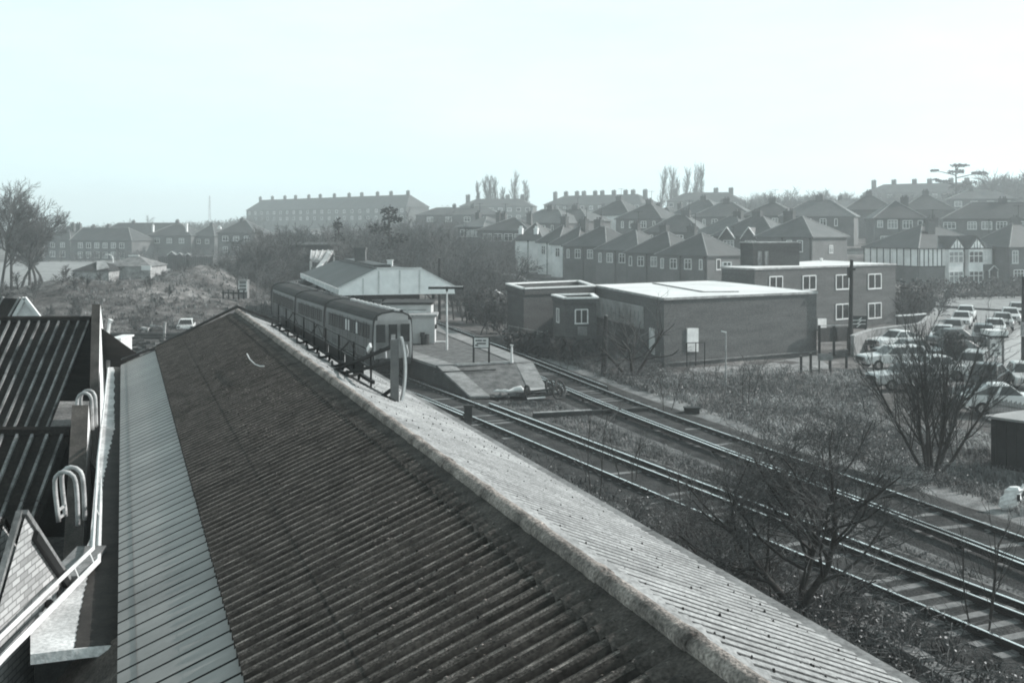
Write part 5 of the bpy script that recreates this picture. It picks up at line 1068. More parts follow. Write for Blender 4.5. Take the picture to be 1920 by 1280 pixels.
L3 = [(1493, 403, 205, 'house high on the slope with its bright hip showing above the tank room roofs'), (1411, 405, 212, 'house high on the slope with a narrow bright hip left of its neighbour'), (1601, 404, 200, 'house high on the slope with a bright hip and a stepped dark chimney'), (1180, 402, 235, 'pale-roofed house far behind the white rendered houses'), (1103, 413, 225, 'grey hipped house directly behind the dark brick pair'), (1060, 417, 222, 'grey hipped house above the white rendered stretch of the row'), (1240, 409, 215, 'hipped house behind the row with a clear bright hip tile'), (1350, 402, 230, 'dim hipped house above the wide-roofed dark house')]
for i, (x, y, D, lab) in enumerate(L3):
    corner_house('terraced_house', lab, x, y, D, R(22 if i < 3 else 35), 10+(i % 3)*1.5, 9, rise=2.4+.25*(i % 4), wm=[m_hb, m_hp, m_hb, m_hw][i % 4], wins=W4(9) if i != 3 else [('r', 3, 3, 1.4, 1.2, 2)], chim=[(0, 4.5, .8, 1.3)], group=G3, rm=m_roofs[i % 3])
corner_house('terraced_house', 'broad house with a bright hip above the half-timbered house', 1736, 408, 185, R(8), 8.2, 8.5, rise=2.9, wins=[('f', -3.2, 3.6, .8, 1.1, 1), ('f', -1.2, 3.4, 1.5, 1.4, 2), ('f', 1.2, 3.4, 1.5, 1.3, 2), ('f', 3.2, 3.6, .7, 1.1, 0), ('f', -2, .6, 2.2, 1.5, 3)], chim=[(1.5, 4, .6, 1.2)], group=G3)
two('terraced_house', 'long dark-roofed terrace over the chimney of the half-timbered house', 1768, 183, 1950, 178, 409, 378, 5.2, 9, wins=[('f', -6.2, 3.5, 1.8, 1.0, 2), ('f', -2.8, 3.4, 1.3, 1.2, 2), ('f', -.6, 3.4, 1.5, 1.2, 2), ('f', 1.6, 3.4, 1.5, 1.2, 2), ('f', 5, 3.4, 1.5, 1.2, 2)], chim=[(2, 4.5, .6, 1.4)], hipr=False, group=G3)
corner_house('terraced_house', 'hipped house whose bright hip peeps out above the long dark-roofed terrace', 1790, 392, 220, R(15), 10, 9, rise=3.0, chim=[(0, 4.5, .8, 1.2)], group=G3)
corner_house('terraced_house', 'hipped house with a thin bright hip left above the broad house', 1680, 392, 225, R(15), 10, 9, rise=3.0, chim=[(0, 4.5, .8, 1.2)], group=G3)
# half-timbered corner house
D = 150.0
ht = corner_house('timbered_house', 'half-timbered corner house with two white bays and gablets across the lawn', 1723, 464, D, R(22), 13.2, 11, eave=5.3, rise=3.1, left=False, wins=[('f', -4.4, 3.1, 1.6, 1.5, 2), ('f', 4.9, 3.4, 1.1, 1.2, 1), ('l', 3.3, 3.2, .55, 1.4, 0), ('l', 5.3, 3.2, .55, 1.4, 0), ('l', 8.2, .9, 1.0, 1.2, 1)], chim=[(-1.6, 3.4, .4, 1.2), (.4, 5.2, 1.0, 1.6)], rm=m_roofs[0])
w = 13.2
mb = MB(); mb.box(-w/2-.05, -.05, 2.75, -w/2, 11, 5.1); mb.box(-w/2, -.05, 2.75, -1.8, 0, 5.1); mb.build('timber_panel', m_hw, ht); mb = MB(); mb.box(4.1, -.05, 2.9, 6.1, 0, 5.1); mb.build('timber_panel', m_hw, ht)
mb = MB()
for i in range(9): mb.box(-w/2-.09, .05+i*1.35, 2.75, -w/2-.05, .22+i*1.35, 5.1)
for i in range(7): mb.box(-w/2+i*.75, -.09, 2.75, -w/2+.14+i*.75, -.05, 5.1)
mb.box(-w/2-.1, -.1, 2.65, -1.8, -.05, 2.8); mb.box(-w/2-.1, -.05, 2.65, -w/2-.05, 11, 2.8); mb.build('timber_framing', m_timber, ht)
for u in (-.9, 2.6):
    mb = MB(); mb.prism([(u-1.25, 0), (u-1.25, -.7), (u+1.25, -.7), (u+1.25, 0)], .3, 5.0); bay = mb.build('bay', m_hw, ht)
    for z0, z1 in ((.55, 2.0), (3.2, 4.7)):
        f = MB()
        for i in range(4): f.box(u-1.2+i*.8-.05, -.78, z0, u-1.2+i*.8+.05, -.7, z1)
        for z in (z0, z0+(z1-z0)*.6, z1): f.box(u-1.25, -.77, z-.05, u+1.25, -.7, z+.05)
        f.build('window', m_white, ht); f = MB(); f.quad((u-1.2, -.715, z0), (u+1.2, -.715, z0), (u+1.2, -.715, z1), (u-1.2, -.715, z1)); f.build('pane', m_curt if u < 0 else m_glass, bay)
    mb = MB(); mb.add([(u-1.6, -.95, 5.15), (u+1.6, -.95, 5.15), (u, -.95, 6.85), (u, 3.5, 6.85), (u-1.6, 2.2, 5.15), (u+1.6, 2.2, 5.15)], [(1, 5, 3, 2), (4, 0, 2, 3)]); mb.add([(u-1.6, -.9, 5.1), (u+1.6, -.9, 5.1), (u, -.9, 6.8)], [(0, 1, 2)]); gg = mb.build('gablet', m_roofs[0], ht)
    mb = MB(); mb.add([(u-1.15, -.93, 5.2), (u+1.15, -.93, 5.2), (u, -.93, 6.45)], [(0, 1, 2)]); mb.build('gablet_panel', m_hw, gg); mb = MB(); mb.box(u-.05, -.97, 5.2, u+.05, -.94, 6.4); mb.box(u-.55, -.97, 5.2, u-.47, -.94, 5.8); mb.box(u+.47, -.97, 5.2, u+.55, -.94, 5.8); mb.build('gablet_strut', m_timber, gg)
mb = MB(); mb.box(4.8, -.9, 0, 4.9, -.8, 2.0); mb.box(6.3, -.9, 0, 6.4, -.8, 2.0); mb.bar((4.6, -.95, 2.0), (5.6, -.95, 2.75), .14, .1); mb.bar((6.6, -.95, 2.0), (5.6, -.95, 2.75), .14, .1); mb.build('porch', m_white, ht)
mb = MB(); mb.box(5.0, -.06, 0, 6.2, 0, 2.0); mb.build('door', m_timber, ht)
corner_house('terraced_house', 'dark brick house at the picture edge with a pale sash window and white porch window', 1893, 462, 152, R(17), 9, 8, rise=3.2, left=False, wins=[('f', -3.6, 2.9, .9, 1.7, 1), ('f', -3.0, .6, 1.6, 1.4, 2)], chim=[(0, 4, .8, 1.2)])
# houses on the left across the field
GL = 'houses across the field on the left'
def row(n, w, z, ww, hh, off=0): return [('f', -w/2+w*(i+.5)/n+off, z, ww, hh, 1) for i in range(n)]
_, w = two('terrace_block', 'long brick terrace with two rows of pale windows facing the field', 133, 282, 247, 276, 450, 427, 5.2, 9, hipl=False, wins=row(6, 15, 3.2, 1.3, 1.3)+row(6, 15, .7, 1.4, 1.5), chim=[(-6, 4.5, .5), (-1.5, 4.5, .6)], group=GL, curt=.7)
two('terrace_block', 'brick house partly behind the big bare trees at the left', 84, 290, 132, 288, 449, 424, 5.2, 9, wins=row(2, 6, 3.2, 1.2, 1.2)+row(2, 6, .7, 1.5, 1.5), chim=[(1.2, 4.5, .7), (3, 4.5, .7, 1.3)], group=GL)
two('terrace_block', 'long low-pitched terrace standing behind the other field houses', 180, 330, 352, 325, 440, 418, 5.6, 9, wins=row(9, 26, 3.2, 1.2, 1.3)+row(9, 26, .5, 1.4, 1.4), chim=[(-5, 4.5, .6), (9, 4.5, .8)], group=GL)
two('terrace_block', 'dark brick pair with white drainpipes at its corners behind a hedge', 277, 285, 358, 283, 441, 421, 5.2, 9, wins=row(3, 10, 3.2, 1.3, 1.2), chim=[(-4.6, .4, -.2, .35, m_white), (4.6, .3, .2, .35, m_white)], group=GL)
two('terrace_block', 'plain dark house between the drainpipe pair and the hipped house', 359, 286, 402, 284, 442, 420, 5.2, 9, wins=row(2, 5, 3.2, 1.0, 1.1), chim=[(0, 4, .2)], group=GL)
two('terrace_block', 'hipped brick house with a white flue beside it above the bushy bank', 408, 268, 478, 266, 436, 413, 5.4, 8.5, wins=row(3, 8.4, 3.4, 1.4, 1.1)+row(3, 8.4, .7, 1.1, 1.3), chim=[(-.5, 4.2, .5), (-4.2, -.2, -1.6, .7, m_white)], group=GL)
# terraces on the skyline
GT = 'terraces on the skyline'
def sky_terrace(label, xl, Dl, xr, Dr, ye, yr, n, nw, rows=2, d=11, eave=8.5):
    A = Vector(((xl-960)*Dl/F, Dl, 0)); B = Vector(((xr-960)*Dr/F, Dr, 0)); w = (B-A).length
    wins = []
    for r in range(rows): wins += [('f', -w/2+w*(i+.5)/nw, eave-2.1-r*2.8, 1.6, 1.3, 0) for i in range(nw)]
    return two('terrace_block', label, xl, Dl, xr, Dr, ye, yr, eave, d, wins=wins, chim=[(-w/2+w*(i+.4)/n+((i*37) % 5-2)*.4, d/2, 1.5, 1.6) for i in range(n)], group=GT, ridge=False, deep=8, rm=m_roofs[0])
sky_terrace('longest skyline terrace with a dozen chimneys, above the parked train', 462, 540, 762, 440, 391, 370, 12, 22)
sky_terrace('pale skyline terrace standing in front of thin poplars', 862, 430, 998, 425, 386, 372, 4, 8)
sky_terrace('skyline terrace with a close row of chimneys, right of the poplars', 1020, 425, 1203, 395, 382, 365, 10, 11)
sky_terrace('skyline terrace with four chimneys under the right poplar clump', 1250, 400, 1388, 390, 376, 360, 4, 8)
sky_terrace('long skyline terrace below the spreading cedar', 1618, 400, 1830, 375, 360, 343, 6, 10)
GM = 'roofs half way up the slope'
for i, (xl, xr, D, ye, yr, lab) in enumerate([(780, 938, 300, 402, 389, 'long low roof half way up the slope above the canopy'), (858, 906, 205, 424, 406, 'small house with white verges just left of the three-window house'), (896, 992, 195, 431, 408, 'house with a row of white windows above the trees behind the canopy'), (1000, 1090, 290, 402, 392, 'long roof below the close-chimneyed skyline terrace'), (1095, 1180, 285, 400, 389, 'second long roof below the close-chimneyed skyline terrace'), (1205, 1262, 240, 404, 388, 'bright low roof near the middle of the slope'), (1278, 1375, 275, 395, 381, 'grey roof under the four-chimney terrace'), (1540, 1640, 260, 388, 374, 'grey roof among trees under the long right-hand terrace'), (1020, 1075, 240, 421, 405, 'small grey roof at the left end of the slope houses'), (1780, 1905, 270, 372, 356, 'dim roof between the long terrace and the trees on the right')]):
    two('terrace_block', lab, xl, D, xr, D-4, ye, yr, 5.2, 9, wins=row(4, (xr-xl)*D/F*.9, 3.3, 1.6, 1.2), chim=[(-2, 4.5, .8), (3, 4.5, .8)], group=GM, rm=m_roofs[(i+1) % 3])
# prefab sheds on the bank, timber fence, little lattice cabin
def low_shed(label, x0, x1, yb, yt, D, zz=None, roofm=m_concd):
    zt = HC-(yt-YH)*D/F; zb = HC-(yb-YH)*D/F; w = (x1-x0)*D/F; t = thing('low_shed', label, 'shed', Vector((((x0+x1)/2-960)*D/F, D, zb)), 0); h = zt-zb
    mb = MB(); mb.box(-w/2, 0, -2.5, w/2, 6, h*.3); mb.build('wall', m_conc, t); mb = MB(); mb.add([(-w/2-.2, -.3, h*.28), (w/2+.2, -.3, h*.28), (w*.1, 2.5, h), (-w*.02, 2.5, h), (-w/2-.2, 6.2, h*.3), (w/2+.2, 6.2, h*.3)], [(0, 1, 2, 3), (1, 5, 2), (0, 3, 4), (3, 2, 5, 4)]); mb.build('roof', roofm, t); return t, w, h
t, w, h = low_shed('low grey shed with a wide pitched roof and white panel atop the bank', 196, 282, 507, 481, 128); mb = MB(); mb.box(w*.33, -.5, h*.02, w*.5+.2, -.32, h*.34); mb.build('end_panel', m_white, t); mb = MB(); mb.bar((-w*.13, 2.4, h+.02), (w*.1, 2.4, h+.04), .25, .16); mb.build('ridge_cap', m_white, t)
t, w, h = low_shed('smaller dark-sided low shed with a pale roof slope left of the wide one', 136, 204, 515, 491, 124, roofm=m_timber); mb = MB(); mb.add([(-w*.02, 2.0, h*1.02), (w*.2, 2.2, h*1.05), (w*.5, .2, h*.55), (w*.18, -.2, h*.35)], [(3, 2, 1, 0)]); mb.build('roof_panel', m_conc, t)
D = 165; t = thing('street_lamp', 'curved white street lamp above the sheds on the bank', 'street lamp', Vector(((212-960)*D/F, D, -.3))); zt = HC-(478-YH)*D/F+.3; mb = MB(); mb.tube([(0, 0, 0), (0, 0, zt-.6), (-.15, 0, zt-.1), (-.6, 0, zt+.05)], [.12, .1, .09, .08], 6); mb.build('column', m_white, t); mb = MB(); mb.box(-1.1, -.12, zt-.02, -.5, .12, zt+.14); mb.build('lamp_head', m_white, t)
D = 130; c = Q(455, 547, 100); t = thing('lookout_cabin', 'small white framed lookout cabin on the slope above the line', 'cabin', c); s_ = 100/F; mb = MB(); mb.box(-8*s_, .05, -.6, 8*s_, .9, 21*s_); mb.build('wall', m_concd, t); mb = MB()
for x in (-8, 6.5): mb.box(x*s_, 0, 0, (x+1.5)*s_, .06, 21*s_)
for z in (0, 7, 13, 19.5): mb.box(-8*s_, -.01, z*s_, 8*s_, .05, (z+1.7)*s_)
mb.build('frame', m_offw, t); mb = MB(); mb.box(-9*s_, -.1, 21*s_, 9*s_, 1, 22.3*s_); mb.build('roof', m_concd, t)
t = thing('timber_fence', 'low dark broken timber fence beside the lookout cabin', 'fence', Q(430, 552, 98)); mb = MB()
for i in range(5): mb.box(-.6+i*.45, 0, -.4, -.48+i*.45, .1, .35+.1*(i % 2))
mb.bar((-.7, .05, .15), (1.4, .05, .1), .06, .12); mb.build('timber', m_timber, t)
D = 215; c = Q(330, 482, D); t = thing('field_hedge_fence', 'dark close-boarded fence with white gabled huts showing over it', 'fence', Vector((c.x, c.y, 0))); mb = MB()
for i in range(30): mb.box(-3.4+i*.35, 0, -.3, -3.4+i*.35+.3, .08, c.z+.25*(i % 3)*.3)
mb.build('boarding', m_timber, t)
for x, s in ((322, 1), (337, .6), (352, .5)):
    c = Q(x, 478, 222); t = thing('garden_hut', {322: 'larger white gabled hut showing over the dark fence by the field', 337: 'middle small white gabled hut over the dark fence by the field', 352: 'right small white gabled hut over the dark fence by the field'}[x], 'hut', Vector((c.x, c.y, -.2)), group='white huts over the fence'); z = c.z+.2; mb = MB(); mb.prism([(-.8*s, 0), (.8*s, 0), (.8*s, 1.5), (-.8*s, 1.5)], 0, z); mb.build('wall', m_timber, t); mb = MB(); mb.bar((-.9*s, -.05, z), (0, -.05, z+.7*s), .2, .1); mb.bar((.9*s, -.05, z), (0, -.05, z+.7*s), .2, .1); mb.build('bargeboard', m_white, t); mb = MB(); mb.add([(-.9*s, 0, z), (0, 0, z+.7*s), (.9*s, 0, z), (-.9*s, 1.6, z), (0, 1.6, z+.7*s), (.9*s, 1.6, z)], [(0, 1, 4, 3), (1, 2, 5, 4)]); mb.build('roof', m_roofs[0], t)
# pylon far off
c = Q(393, 405, 900); t = thing('pylon', 'tiny hazy electricity pylon on the far left skyline', 'pylon', Vector((c.x, c.y, 0))); mb = MB(); h = HC-(367-YH)*900/F
for sx in (-1, 1):
    for sy in (-1, 1): mb.bar((sx*1.0, sy*1.0, 0), (sx*.2, sy*.2, h), .16)
mb.build('tower', m_concd, t); mb = MB()
for z in (.75, .85, .95): mb.bar((-1.4, 0, h*z), (1.4, 0, h*z), .16)
mb.build('cross_arm', m_concd, t)
# overbridge and covered stair behind the station
D = 150.0; a, b2 = Q(560, 462, D), Q(634, 458, D+3); t = thing('road_bridge', 'dark road bridge across the line beyond the parked train', 'bridge', Vector((a.x, a.y, 0))); mb = MB(); d = b2-a
mb.bar((-14, -2, a.z-.4), d+Vector((3, 2, a.z-.2)), 6, 2.6) if False else mb.prism([(-1.2, 0), (d.x+.6, 3), (d.x+.6, 9), (-1.2, 6)], a.z-1.25, a.z+.2); under(mb, 'deck', m_timber, t, Vector()); mb = MB(); mb.prism([(-1.2, -.1), (d.x+.6, 2.9), (d.x+.6, 3.2), (-1.2, .2)], a.z+.2, a.z+.55); mb.build('parapet', m_concd, t)
for x in (-2.5, d.x-.9): mb = MB(); mb.prism([(x, .5), (x+3, 1.0), (x+3, 5), (x, 5)], -.5, a.z-1.25); mb.build('abutment', m_brick2, t)
D = 132.0; t = thing('covered_stair', 'pale roofed stairway slanting down from the bridge behind the canopy', 'stairway', Vector(((606-960)*D/F, D, 0))); b = t.location.copy()
p = [Q(582, 486, D), Q(584, 470, D+2), Q(626, 469, D+6), Q(612, 491, D+1)]
mb = MB(); mb.add(p+[q-Vector((0, 0, .25)) for q in p], [(0, 3, 2, 1), (4, 5, 6, 7), (0, 4, 7, 3), (3, 7, 6, 2), (0, 1, 5, 4)]); under(mb, 'roof', m_conc, t, b); mb = MB()
for i in range(5): a_, b_ = p[0].lerp(p[3], i/4), p[1].lerp(p[2], i/4); mb.bar(a_+Vector((0, 0, .06)), b_+Vector((0, 0, .06)), .12, .08)
mb.bar(Q(596, 503, D-2), Q(622, 470, D+4), .5, .16); under(mb, 'rib', m_offw, t, b); mb = MB(); mb.prism([(q.x-b.x, q.y-b.y) for q in (p[0], p[3], p[2], p[1])], -.5, [q.z-1.9 for q in (p[0], p[3], p[2], p[1])]); mb.build('wall', m_concd, t)
for q_ in (p[0], p[3], p[2], p[1]): mb = MB(); mb.bar(q_-Vector((0, 0, 2)), q_-Vector((0, 0, .2)), .15); under(mb, 'post', m_offw, t, b)
# ================================================================== terrain
ctrl(-24, 100, .3, 8); ctrl(3, 90, -.1, 10)
def terrain():
    xs = [4*math.sinh(i*.062) for i in range(-100, 101)]
    ys = [-60, -40, -20, -8]+[i*1.4 for i in range(0, 110)]
    y = ys[-1]; st = 1.5
    while y < 1650: st *= 1.035; y += st; ys.append(y)
    mb = MB()
    for y in ys:
        for x in xs:
            z = ground(x, y)
            n = noise.noise(Vector((x*.35, y*.35, 0)))*.10+noise.noise(Vector((x*.9, y*.9, 4)))*.05
            # keep the rough off the tracks
            if 15 < y < 125:
                dn = min(abs((near_c[idxf(near_c, y)].x)-x), abs((far_c[idxf(far_c, y)].x)-x))
                n *= min(1, max(.1, (dn-2)/3)); z -= .12 if dn < 2.8 else 0
            mb.v.append((x, y, z+n))
    w = len(xs)
    for j in range(len(ys)-1):
        for i in range(w-1): mb.f.append((j*w+i, j*w+i+1, (j+1)*w+i+1, (j+1)*w+i)); mb.m.append(0)
    return mb
_ix = {}
def idxf(pts, y):
    k = (id(pts), int(y*2))
    if k not in _ix: _ix[k] = idx(pts, y)
    return _ix[k]
gm = bpy.data.materials.new('rough_ground'); gm.use_nodes = True; nt = gm.node_tree; b = nt.nodes['Principled BSDF']; b.inputs['Roughness'].default_value = .97; b.inputs['Specular IOR Level'].default_value = .1
geo = nt.nodes.new('ShaderNodeNewGeometry')
def nz(s, d=8, r=.65):
    n = nt.nodes.new('ShaderNodeTexNoise'); n.inputs['Scale'].default_value = s; n.inputs['Detail'].default_value = d; n.inputs['Roughness'].default_value = r; nt.links.new(geo.outputs['Position'], n.inputs['Vector']); return n.outputs['Fac']
def ramp(f, stops):
    r = nt.nodes.new('ShaderNodeValToRGB'); el = r.color_ramp.elements
    el[0].position, el[0].color = stops[0][0], grey(stops[0][1]); el[1].position, el[1].color = stops[1][0], grey(stops[1][1])
    for p, v in stops[2:]: e = el.new(p); e.color = grey(v)
    nt.links.new(f, r.inputs['Fac']); return r.outputs['Color']
def mul(a, c):
    m = nt.nodes.new('ShaderNodeMix'); m.data_type = 'RGBA'; m.blend_type = 'MULTIPLY'; m.inputs[0].default_value = 1; nt.links.new(a, m.inputs[6]); nt.links.new(c, m.inputs[7]); return m.outputs[2]
c_ = ramp(nz(.16), [(.36, .08), (.66, .34), (.5, .18)]); c_ = mul(c_, ramp(nz(1.3), [(.3, .55), (.7, 1.35)])); c_ = mul(c_, ramp(nz(9, 4), [(.3, .6), (.72, 1.4)])); nt.links.new(c_, b.inputs['Base Color'])
bp = nt.nodes.new('ShaderNodeBump'); bp.inputs['Strength'].default_value = .9; bp.inputs['Distance'].default_value = .15; nt.links.new(nz(3.5, 6), bp.inputs['Height']); nt.links.new(bp.outputs['Normal'], b.inputs['Normal'])
tag(terrain().build('ground', gm, smooth=True), kind='structure')
# pale field beyond the bank
def fieldsheet(pix, D0, name, m):
    mb = MB(); pts = [Vector(((x-960)*d/F, d, 0)) for x, d in pix]; cx = sum(p.x for p in pts)/len(pts); cy = sum(p.y for p in pts)/len(pts); vs_ = [(cx, cy, ground(cx, cy)+.25)]+[(p.x, p.y, ground(p.x, p.y)+.25) for p in pts]; n = len(pts); mb.add(vs_, [(0, 1+i, 1+(i+1) % n) for i in range(n)]); tag(mb.build(name, m), kind='structure')
fieldsheet([(-200, 165), (120, 150), (170, 150), (300, 165), (320, 215), (250, 250), (40, 255), (-250, 240)], 0, 'field', mat('pale_field', .33, scale=.15, var=.22, fine=.2))

# ------------------------------------------------------------------ trees
def branch(tr, tw, p, d, L, r, lvl, mx, g, prm):
    segs = 4 if lvl < 2 else 3; pts = [p.copy()]; q = p.copy(); dd = d.copy()
    up = prm['up'][min(lvl, len(prm['up'])-1)]; wig = prm.get('wig', .16)
    for i in range(segs):
        dd = (dd+Vector((g.gauss(0, wig), g.gauss(0, wig), g.gauss(0, wig)*.7+up))).normalized(); q = q+dd*(L/segs); pts.append(q.copy())
    rr = [r*(1-.5*i/segs) if lvl < mx else r*(1-.75*i/segs) for i in range(segs+1)]
    if lvl < prm.get('tlv', 2): tr.tube(pts, rr, 7 if lvl == 0 else 5, cap=False)
    else: tw.tube(pts, rr, 3, cap=False)
    if lvl >= mx: return
    n = prm['n'][min(lvl, len(prm['n'])-1)]; lo = prm.get('lo', [.35, .25, .2])[min(lvl, 2)]
    for k in range(n):
        f = lo+(1-lo)*(k+g.random())/n; x = f*segs; i = min(int(x), segs-1); c = pts[i].lerp(pts[i+1], x-i)
        t = (pts[i+1]-pts[i]).normalized(); a = t.cross(Vector((g.gauss(0, 1), g.gauss(0, 1), g.gauss(0, 1)))).normalized()
        an = prm['ang'][min(lvl, len(prm['ang'])-1)]*g.uniform(.7, 1.25); nd = (t*cos(an)+a*sin(an)).normalized()
        branch(tr, tw, c, nd, L*prm['len'][min(lvl, len(prm['len'])-1)]*g.uniform(.7, 1.2)*(1.1-.4*f), max(r*(1-.5*f)*prm.get('rf', .55), prm['rmin']), lvl+1, mx, g, prm)
def tree(name, label, pos, h, prm, seed, stems=1, mx=4, r=None, mtw=None, group=None, cat='tree', spread=.35, lean=(0, 0), crown=True):
    g = random.Random(seed); t = thing(name, label, cat, pos, 0, group); tr, tw = MB(), MB()
    for s in range(stems):
        a = 2*pi*s/stems+g.random(); sp_ = 0 if stems == 1 else spread*g.uniform(.5, 1.2)
        d = Vector((cos(a)*sp_+lean[0], sin(a)*sp_+lean[1], 1)).normalized(); p = Vector((cos(a), sin(a), 0))*(0 if stems == 1 else .25*g.random())
        branch(tr, tw, p-Vector((0, 0, .25)), d, h*prm['trunk']*g.uniform(.85, 1.1), r or h*.018, 0, mx, g, prm)
    tr.build('trunk', m_bark, t, smooth=True)
    if tw.v: tw.build('crown', mtw or m_twig, t)
    return t
OAK = dict(up=[.05, .04, .03], n=[7, 6, 5, 4], ang=[.8, .75, .7], len=[.62, .6, .58], trunk=.62, rmin=.012, wig=.15, rf=.55, lo=[.35, .25, .2])
BUSH = dict(up=[.02, .0, .02], n=[8, 8, 6, 4], ang=[.85, .8, .8], len=[.72, .6, .55], trunk=.6, rmin=.006, wig=.2, rf=.55, lo=[.32, .2, .15])
STEM = dict(up=[.10, .10, .10], n=[9, 6, 5], ang=[.5, .5, .5], len=[.5, .5, .5], trunk=.9, rmin=.007, wig=.09, rf=.45, lo=[.25, .2, .2])
POP = dict(up=[.02, .2, .2], n=[44, 7, 4], ang=[.5, .45, .4], len=[.26, .5, .5], trunk=.98, rmin=.075, wig=.05, rf=.4, lo=[.1, .2, .2], tlv=1)
FAR = dict(up=[.05, .05, .02], n=[7, 6, 5], ang=[.75, .75, .8], len=[.6, .55, .5], trunk=.55, rmin=.035, wig=.16, rf=.5, lo=[.3, .2, .2], tlv=1)
# the big bare bush-tree in front
c = P(1492, 1150, -.2); tree('bare_tree', 'dark spreading bare tree by the shed eaves in front of the near track', c, 6.6, dict(BUSH, up=[.04, .02, .02], ang=[.95, .8, .75, .7], len=[.82, .62, .55], trunk=.46, lo=[.34, .2, .15], n=[12, 8, 6, 4], rmin=.0065), 11, stems=3, mx=4, r=.09, spread=.3)
c = P(1512, 1130, -.2); 
c = P(1360, 1085, -.2); tree('bare_shrub', 'low arching bare shrub against the shed eaves left of the spreading tree', c, 2.6, dict(BUSH, up=[-.03, -.03, 0], rmin=.0065, n=[6, 5, 4], wig=.25), 23, stems=7, mx=3, r=.04, spread=1.1, cat='shrub')
for i, (x, y, h, lab) in enumerate([(1270, 1020, 1.9, 'tangled bare bush hugging the shed eaves farthest from the spreading tree'), (1325, 1062, 2.4, 'arching tangled bush between the farthest tangle and the spreading tree'), (1430, 1118, 2.6, 'dense twiggy bush touching the left side of the spreading tree'), (1560, 1120, 2.0, 'twiggy bush on the right side of the spreading tree by the near track')]):
    tree('bare_shrub', lab, P(x, y, -.2), h, dict(BUSH, up=[.0, -.02, 0], rmin=.0055, n=[5, 5, 4], wig=.26), 140+i, stems=6, mx=3, r=.026, spread=1.1, mtw=m_twigl if i % 2 else m_twig, cat='shrub', group='tangled bushes by the shed eaves')
c = P(1745, 890, -.2); tree('multi_stem_tree', 'many-stemmed upright bare tree in the grass before the parked cars', c, 4.7, dict(STEM, n=[12, 7, 5]), 5, stems=11, mx=3, r=.06, spread=.62)
c = P(1185, 710, -.2); tree('bare_tree', 'small crooked bare tree with pale forked limbs in front of the hall', c, 5.6, dict(BUSH, up=[.06, .08, .06], n=[6, 5, 4]), 31, stems=4, mx=3, r=.10, spread=.75, mtw=m_twigl)
for i, (x, yb, h, lab) in enumerate([(1118, 935, 3.0, 'thin leaning sapling just past the shed eaves beside the near track'), (1180, 905, 2.0, 'slight pale sapling to the right of the leaning one by the near track'), (1290, 1010, 2.2, 'wispy sapling beside the near track left of the spreading tree'), (1400, 760, 2.6, 'thin bare shrub on the far bank above the far track'), (1250, 770, 1.8, 'small twiggy shrub on the cess of the far track'), (1840, 1180, 2.6, 'wispy sapling between the tracks by the bottom corner'), (1060, 690, 2.0, 'pale twiggy shrub beside the leaning pole')]):
    tree('sapling', lab, P(x, yb, -.2), h, dict(STEM, n=[7, 4, 3]), 60+i, stems=2+i % 2, mx=2, r=.02, spread=.3, mtw=m_twigl, cat='sapling')
# big bare trees on the left
for i, (x, D, h, lab) in enumerate([(-14, 150, 14, 'bare tree mostly outside the left edge, its twigs reaching in'), (68, 158, 12, 'slender bare tree at the field edge right of the forked one'), (82, 165, 10.5, 'smallest bare tree ending the left-hand clump at the field'), (2, 140, 13.8, 'tall bare tree cut by the left edge of the picture'), (22, 146, 14.3, 'tall bare tree with a pale leaning trunk second from the left edge'), (38, 150, 13, 'slim-trunked bare tree third from the left edge'), (54, 144, 13.5, 'bare tree with a low forked trunk at the right of the left-hand clump')]):
    X = (x-960)*D/F; tree('bare_tree', lab, Vector((X, D, ground(X, D))), h, dict(OAK, n=[11, 8, 7, 6], ang=[.6, .6, .6], rmin=.022, up=[.06, .09, .06]), 80+i, mx=4, r=.2, lean=((.05, .03, .0, -.05, -.04, .02, .05)[i], 0), group='bare trees at the left edge')
# trees that stand out on the skyline
def fartree(name, lab, x, D, ytop, prm, seed, mx=3, r=None, group=None, hmin=6, mtw=None, h=None, lean=(0, 0)):
    X = (x-960)*D/F; z = ground(X, D); hh = h or max(hmin, HC-(ytop-YH)*D/F-z); return tree(name, lab, Vector((X, D, z)), hh, prm, seed, mx=mx, r=r or hh*.016, group=group, mtw=mtw or m_wood, lean=lean)
fartree('bare_tree', 'lone round-headed bare tree on the left skyline', 189, 330, 383, FAR, 101); fartree('bare_tree', 'wide bare tree on the left skyline beside a smaller one', 272, 330, 378, FAR, 102); fartree('bare_tree', 'smaller bare tree touching the wide one on the left skyline', 252, 345, 385, FAR, 103)
fartree('bare_tree', 'thin bare tree on the skyline just right of the left-hand clump', 112, 340, 382, FAR, 104)
fartree('bare_tree', 'fluffy bare tree on the skyline right of the longest terrace', 830, 410, 360, dict(FAR, n=[9, 7, 5]), 105); fartree('bare_tree', 'bare tree sticking up behind the close-chimneyed terrace', 1055, 440, 344, FAR, 106); fartree('bare_tree', 'bare tree at the right end of the close-chimneyed terrace', 1197, 420, 344, FAR, 107)
pg = 'poplars on the skyline'
